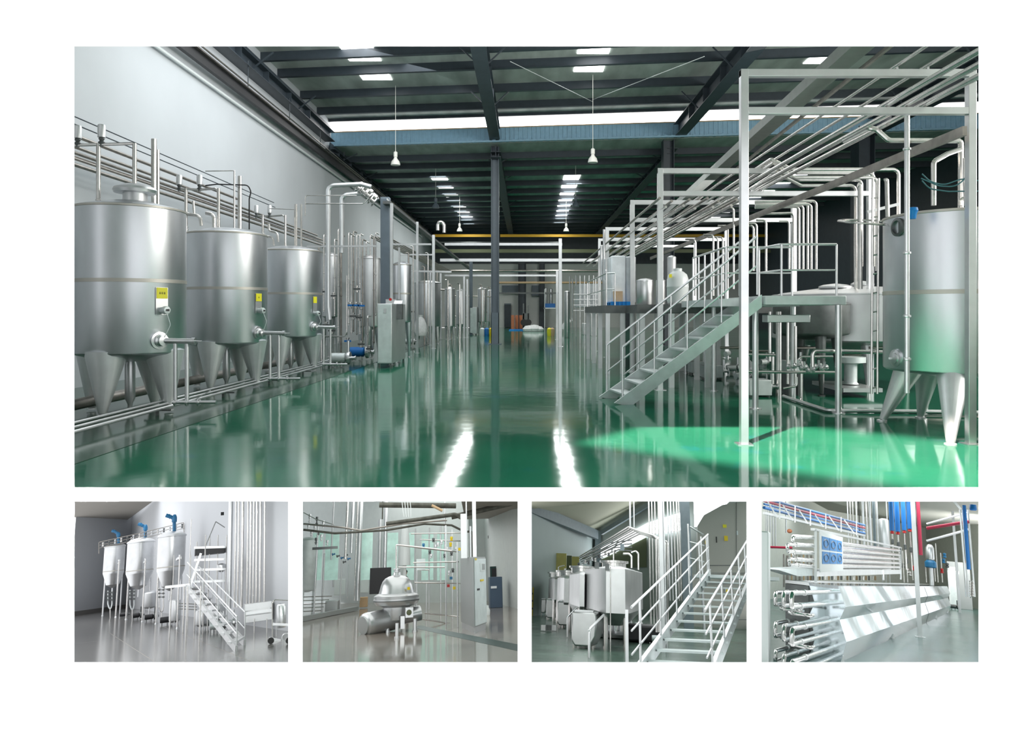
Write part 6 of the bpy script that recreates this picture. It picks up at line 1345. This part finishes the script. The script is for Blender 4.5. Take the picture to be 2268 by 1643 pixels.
for px, y0, y1 in ((1993, 1212, 1282), (1803, 1172, 1294), (1954, 1262, 1284)): MB().bar(upb(px, y1)-side*.03, upb(px, y0)-side*.03, .05, .07).obj('upright', 'white_plastic' if px == 1803 else 'frame', t)
for j, (a, b) in enumerate(((1758, 1188), (1762, 1206), (1758, 1222), (1762, 1238), (1766, 1251))):
    q = upb(a, b); e = upb(1800, b+ (1270-b)*-.02+4); MB().cyl(q, e, rpx(q, 5), 14).obj('tube_end', 'tube', t)
for j, (a, b, c) in enumerate(((1760, 1190, 1206), (1748, 1206, 1222), (1762, 1222, 1238), (1752, 1238, 1251))):
    MB().pipe([upb(a+14, b), upb(a-4, b), upb(a-4, c), upb(a+14, c)], rpx(upb(a, b), 4), .14, 12).obj('return_bend', 'tube', t)
for j in range(22):
    q = upb(1812+6.6*j, 1277); q2 = upb(1812+6.6*j, 1286); MB().cyl(q+side*.15, q2+side*.15, rpx(q, 2.2), 8).obj('short_stud', ('cardboard', 'dark_steel', 'pipe')[j % 3], t)
# sign board with six blue squares
S = [upb(a, b)-side*.12 for a, b in ((1803, 1266), (1855, 1262), (1854, 1189), (1802, 1173))]
t = thing('sign_board', 'white board with six blue squares in front of the upper tubes', 'sign', (S[0].x, S[0].y, S[0].z))
MB().prism(S, side*.02).obj('panel', 'white_plastic', t, smooth=0)
def sp(a, b):  # a,b 0..1 on the board
    lo = S[0].lerp(S[1], a); hi = S[3].lerp(S[2], a); return lo.lerp(hi, b)
for r_ in range(2):
    for c_ in range(3):
        a0, a1 = (.07, .38, .70)[c_], (.36, .67, .94)[c_]; b0, b1 = (.20, .545)[r_], (.50, .87)[r_]
        sq = MB().prism([sp(a0, b0)-side*.004, sp(a1, b0)-side*.004, sp(a1, b1)-side*.004, sp(a0, b1)-side*.004], -side*.004).obj('blue_square', 'sign_blue', t, smooth=0)
        ma, mb_ = (a0+a1)/2, (b0+b1)/2; E = [sp(ma+(a1-a0)*.3*math.cos(k*math.pi/12), mb_+(b1-b0)*.3*math.sin(k*math.pi/12))-side*.01 for k in range(25)]
        MB().sweep(E, .012, 5).obj('ring_mark', 'cabinet_blue', sq)
# drip channel left of the board, red motor, orange lamp
MB().prism([upb(1724, 1262), upb(1800, 1258), upb(1800, 1275), upb(1768, 1276)], side*.3).obj('drip_channel', 'galv', None, 'grey sheet metal channel left of the sign board', 'channel', smooth=0)
c = upb(1731, 1284)+side*.3; MB().lathe(c-V((0, 0, .15)), [(.001, 0), (.08, .01), (.09, .2), (.05, .28), (.001, .3)], 16).obj('red_motor', 'orange', None, 'orange red motor between the tube banks at the left', 'motor')
c = upb(1773, 1178)+side*.2; MB().ball(c, rpx(c, 6), 14, .8).obj('orange_cap', 'orange', None, 'orange cap on top of the upper tube ends', 'cap')
# pipes under the ceiling at the left: blue and red
Zc_ = 19
for i, (y0, y1, m, w_) in enumerate(((1107, 1163, 'pipe_blue', 6), (1113, 1169, 'pipe_red', 6), (1120, 1174, 'pipe_blue', 4), (1128, 1181, 'pipe_blue', 7))):
    lp(Zc_, [(1692, y0-4+3*i*0), (1915, y1, Zc_+9)], w_, '%s painted pipe from the top running down from the top left corner' % ordinal(i)+(' (blue)', ' (red)', ' (thin blue)', ' (broad blue)')[i], m, 'painted_pipe')
t = thing('pipe_truss', 'bright lattice carrying the blue and red pipes below the ceiling', 'truss', at(1700, 1150, Zc_))
MB().bar(at(1692, 1136, Zc_), at(1915, 1186, Zc_+9), .06, .06).obj('chord', 'frame', t)
for i in range(6): x = 1700+34*i; MB().bar(at(x, 1110+8.2*i, Zc_+1.3*i-.15), at(x+22, 1146+7*i, Zc_+1.3*i-.15), .03, .03).obj('diagonal', 'frame', t); MB().bar(at(x+27, 1112+8.2*i, Zc_+1.3*i-.1), at(x+27, 1150+7*i, Zc_+1.3*i-.1), .03, .03).obj('upright', 'frame', t)
lp(19, [(1695, 1211), (1755, 1213)], 5, 'short red pipe at the left behind the tube ends', 'pipe_red', 'painted_pipe')
for i, (a, w_, y1) in enumerate(((1700, 3, 1215), (1706, 3, 1215), (1712, 3, 1215), (1718, 3, 1213), (1742, 4, 1180), (1696, 2, 1300))): vpipe(a, 1104, y1, w_, '%s slim upright from the left in the corner of the exchanger room' % ordinal(i), 'satin', group='slim uprights at the left of the exchanger room', base=1337)
for i in range(12): vpipe(1700+9*i, 1224+(i % 3)*3, 1300, 3.5+i % 3, '%s dim upright from the left behind the tube ends' % ordinal(i), 'pipe_dull' if i % 3 else 'cardboard', group='dim uprights behind the tube ends', base=1324)
# uprights in the middle background
for i, (a, w_, y1, m) in enumerate(((1884, 3, 1188, 'frame'), (1890, 3, 1190, 'pipe'), (1896, 3, 1192, 'pipe'), (1904, 4, 1194, 'frame'), (1910, 2, 1205, 'black'), (1919, 6, 1200, 'satin'), (1927, 5, 1200, 'pipe'), (1935, 6, 1202, 'satin'), (1944, 7, 1204, 'beam_blue'), (1951, 5, 1206, 'satin'), (1974, 3, 1210, 'satin'))):
    vpipe(a, 1104, y1+40, w_, '%s upright from the left behind the upper tube bank' % ordinal(i), m, group='uprights behind the upper tube bank', base=1350)
vessel(1966, 24, 1150, 1240, 1352, 'slim grey vessel between the uprights and the blue pipes', 'satin')
# blue lagged pipes with red tips
for i, (a, w_, y1) in enumerate(((1985, 11, 1180), (1998, 12, 1182), (2013, 11, 1179), (2026, 12, 1176))):
    p = fl(a, 1368); t = thing('lagged_pipe', '%s from the left of four thick blue hanging pipes with red tips' % ordinal(i), 'pipe', above(p, y1), 'thick blue hanging pipes')
    r = rpx(p, w_)/2; MB().cyl(above(p, 1104), above(p, y1-4), r, 18).obj('lagging', 'pipe_blue', t)
    MB().lathe((p.x, p.y, above(p, y1).z), [(r*.25, -.05), (r*.75, -.03), (r*.8, .0), (r*.5, .06), (r*.9, .12)], 16).obj('end_cap', 'red', t)
    MB().cyl(above(p, y1+1), above(p, 1262), r*.28, 10).obj('pipe_stem', 'pipe', t)
    mb = MB(); mb.lathe(above(p, 1200+6*i), [(r*.3, -.1), (r*.6, -.08), (r*.6, .08), (r*.3, .1)], 12); mb.obj('valve', 'dark_steel', t)
vpipe(2048, 1104, 1230, 9, 'thick red upright pipe right of the blue ones', 'pipe_red', 'painted_pipe', base=1372)
lp(fl(2090, 1368).y, [(2052, 1170), (2146, 1155)], 8, 'red pipe running level to the right below the ceiling', 'pipe_red', 'painted_pipe')
lp(fl(2090, 1366).y, [(2052, 1160), (2146, 1134)], 5, 'grey pipe slanting above the red one', 'satin')
lp(fl(2090, 1366).y, [(2052, 1198), (2146, 1172)], 6, 'grey pipe slanting below the red one', 'satin')
# posts
t = vpipe(2038, 1104, 1411, 10, 'square steel post in the middle of the exchanger room floor, in front of the casing', 'satin', 'steel_post', 'post', base=1411, sq=True)
p = fl(2038, 1411); MB().box(p.x-.12, p.x+.12, p.y-.1, p.y+.1, p.z, p.z+.015).obj('base_plate', 'satin', t)
vpipe(2126, 1104, 1357, 6, 'slim grey post on the right of the exchanger room', 'satin', 'steel_post', 'post', base=1357, sq=True)
vpipe(2155, 1120, 1262, 9, 'blue upright pipe near the right edge', 'pipe_blue', 'painted_pipe', base=1378)
for i, (a, w_) in enumerate(((2145, 5), (2150, 3), (2163, 5))): vpipe(a, 1130, 1322, w_, '%s bright upright around the blue pipe at the right edge' % ordinal(i), 'frame', group='bright uprights at the right edge', base=1377)
c = at(2155, 1122, fl(2155, 1378).y); MB().lathe(c, [(.001, .1), (.12, .08), (.14, -.1), (.1, -.15)], 16).obj('blue_actuator', 'pipe_blue', None, 'blue drum on top of the upright at the right edge', 'actuator')
MB().bar(at(2110, 1106, 20), at(2128, 1128, 20), .05, .05).obj('ceiling_brace', 'satin', None, 'short brace at the head of the slim grey post', 'brace')
for i in range(6): c = at(2152, 1290+6*i, fl(2152, 1378).y-.1); s_ = rpx(c, 5); MB().lathe(c-V((s_, 0, 0)), [(s_*.5, 0), (s_, .02), (s_, s_*.6), (s_*.4, s_), (s_, s_*1.6), (s_*.4, s_*2)], 12, (1, 0, .2)).obj('stacked_valve', 'pipe', None, '%s from the top of the stacked valves at the right edge' % ordinal(i), 'valve', 'stacked valves at the right edge')
# pump group behind the casing end
p = fl(2068, 1362); t = thing('booster_pump', 'steel vessel with a blue motor ring behind the far end of the casing', 'pump', p)
r = rpx(p, 10); mb = MB(); mb.lathe((p.x, p.y, 0), [(r*.9, above(p, 1240).z), (r, above(p, 1238).z), (r, above(p, 1214).z), (r*.6, above(p, 1207).z), (.001, above(p, 1205).z)], 24); mb.obj('vessel', 'steel', t)
MB().lathe((p.x, p.y, 0), [(r*1.1, above(p, 1258).z), (r*1.35, above(p, 1256).z), (r*1.35, above(p, 1246).z), (r*.9, above(p, 1241).z)], 24).obj('motor_ring', 'motor_blue', t)
MB().cyl(p, above(p, 1258), r*.5, 12).obj('stand', 'satin', t)
for i, (a, b) in enumerate(((2000, 1250), (2010, 1262), (2022, 1256), (2090, 1240), (2098, 1250), (2015, 1268), (2086, 1262), (2092, 1228), (2008, 1240), (2030, 1266))):
    c = at(a, b, fl(2040, 1358).y); s_ = rpx(c, 4); MB().lathe(c-V((0, 0, s_)), [(s_*.5, -s_), (s_, -s_*.7), (s_, 0), (s_*.5, s_*.3), (s_*.9, s_*.8), (s_*.9, s_*1.8), (.001, s_*2)], 12).obj('pipe_valve', ('dark_steel', 'pipe', 'red', 'motor_blue')[i % 4], None, '%s valve from the left in the cluster behind the casing end' % ordinal(i), 'valve', 'valves behind the casing end')
for i, (a, y0, y1) in enumerate(((2006, 1220, 1290), (2014, 1215, 1290), (2026, 1210, 1285), (2056, 1255, 1290), (2082, 1204, 1290), (2092, 1225, 1290), (2076, 1258, 1288))): vpipe(a, y0, y1, 2.6, '%s short upright from the left behind the casing end' % ordinal(i), 'pipe', group='short uprights behind the casing end', base=1360)
# grey cabinet at the far right
p = fl(2124, 1348); t = thing('control_cabinet', 'grey control cabinet with a small screen at the right of the exchanger room', 'cabinet', p)
a, b = at(2103, 1340, p.y), at(2147, 1247, p.y); MB().box(a.x, b.x, p.y, p.y+.5, -R4.h, b.z).obj('body', 'cabinet_grey', t, bevel=.015)
MB().box(a.x+.05, a.x+.05+(b.x-a.x)*.42, p.y-.02, p.y, -R4.h+.15, b.z-.3).obj('door', 'galv', t)
c = at(2119, 1268, p.y-.03); MB().obox(c, rpx(c, 8), .02, rpx(c, 7)).obj('screen', 'window_glow', t); c = at(2121, 1278, p.y-.03); MB().obox(c, rpx(c, 5), .02, rpx(c, 4)).obj('warning_label', 'yellow', t)
c = above(V((at(2137, 1245, p.y).x, p.y+.2, 0)), 1246); MB().lathe(c, [(.05, 0), (.05, .04), (.04, .05), (.04, .12), (.001, .14)], 14).obj('signal_lamp', 'orange', t)
vpipe(2106, 1264, 1346, 4, 'white edge post before the grey cabinet', 'white_plastic', 'edge_post', 'post', base=1348, sq=True)
pump(2112, 1350, .3, 'small dark pump on the floor at the far end of the casing', 'dark_steel', mm='dark_steel')
# white column at the left edge
p = fl(1690, 1478); MB().box(at(1676, 1400, p.y).x, at(1702, 1400, p.y).x, p.y, p.y+.25, -R4.h, at(1690, 1176, p.y).z).obj('edge_column', 'white_plastic', None, 'broad white column cut by the left edge of the exchanger room', 'column', bevel=.02)
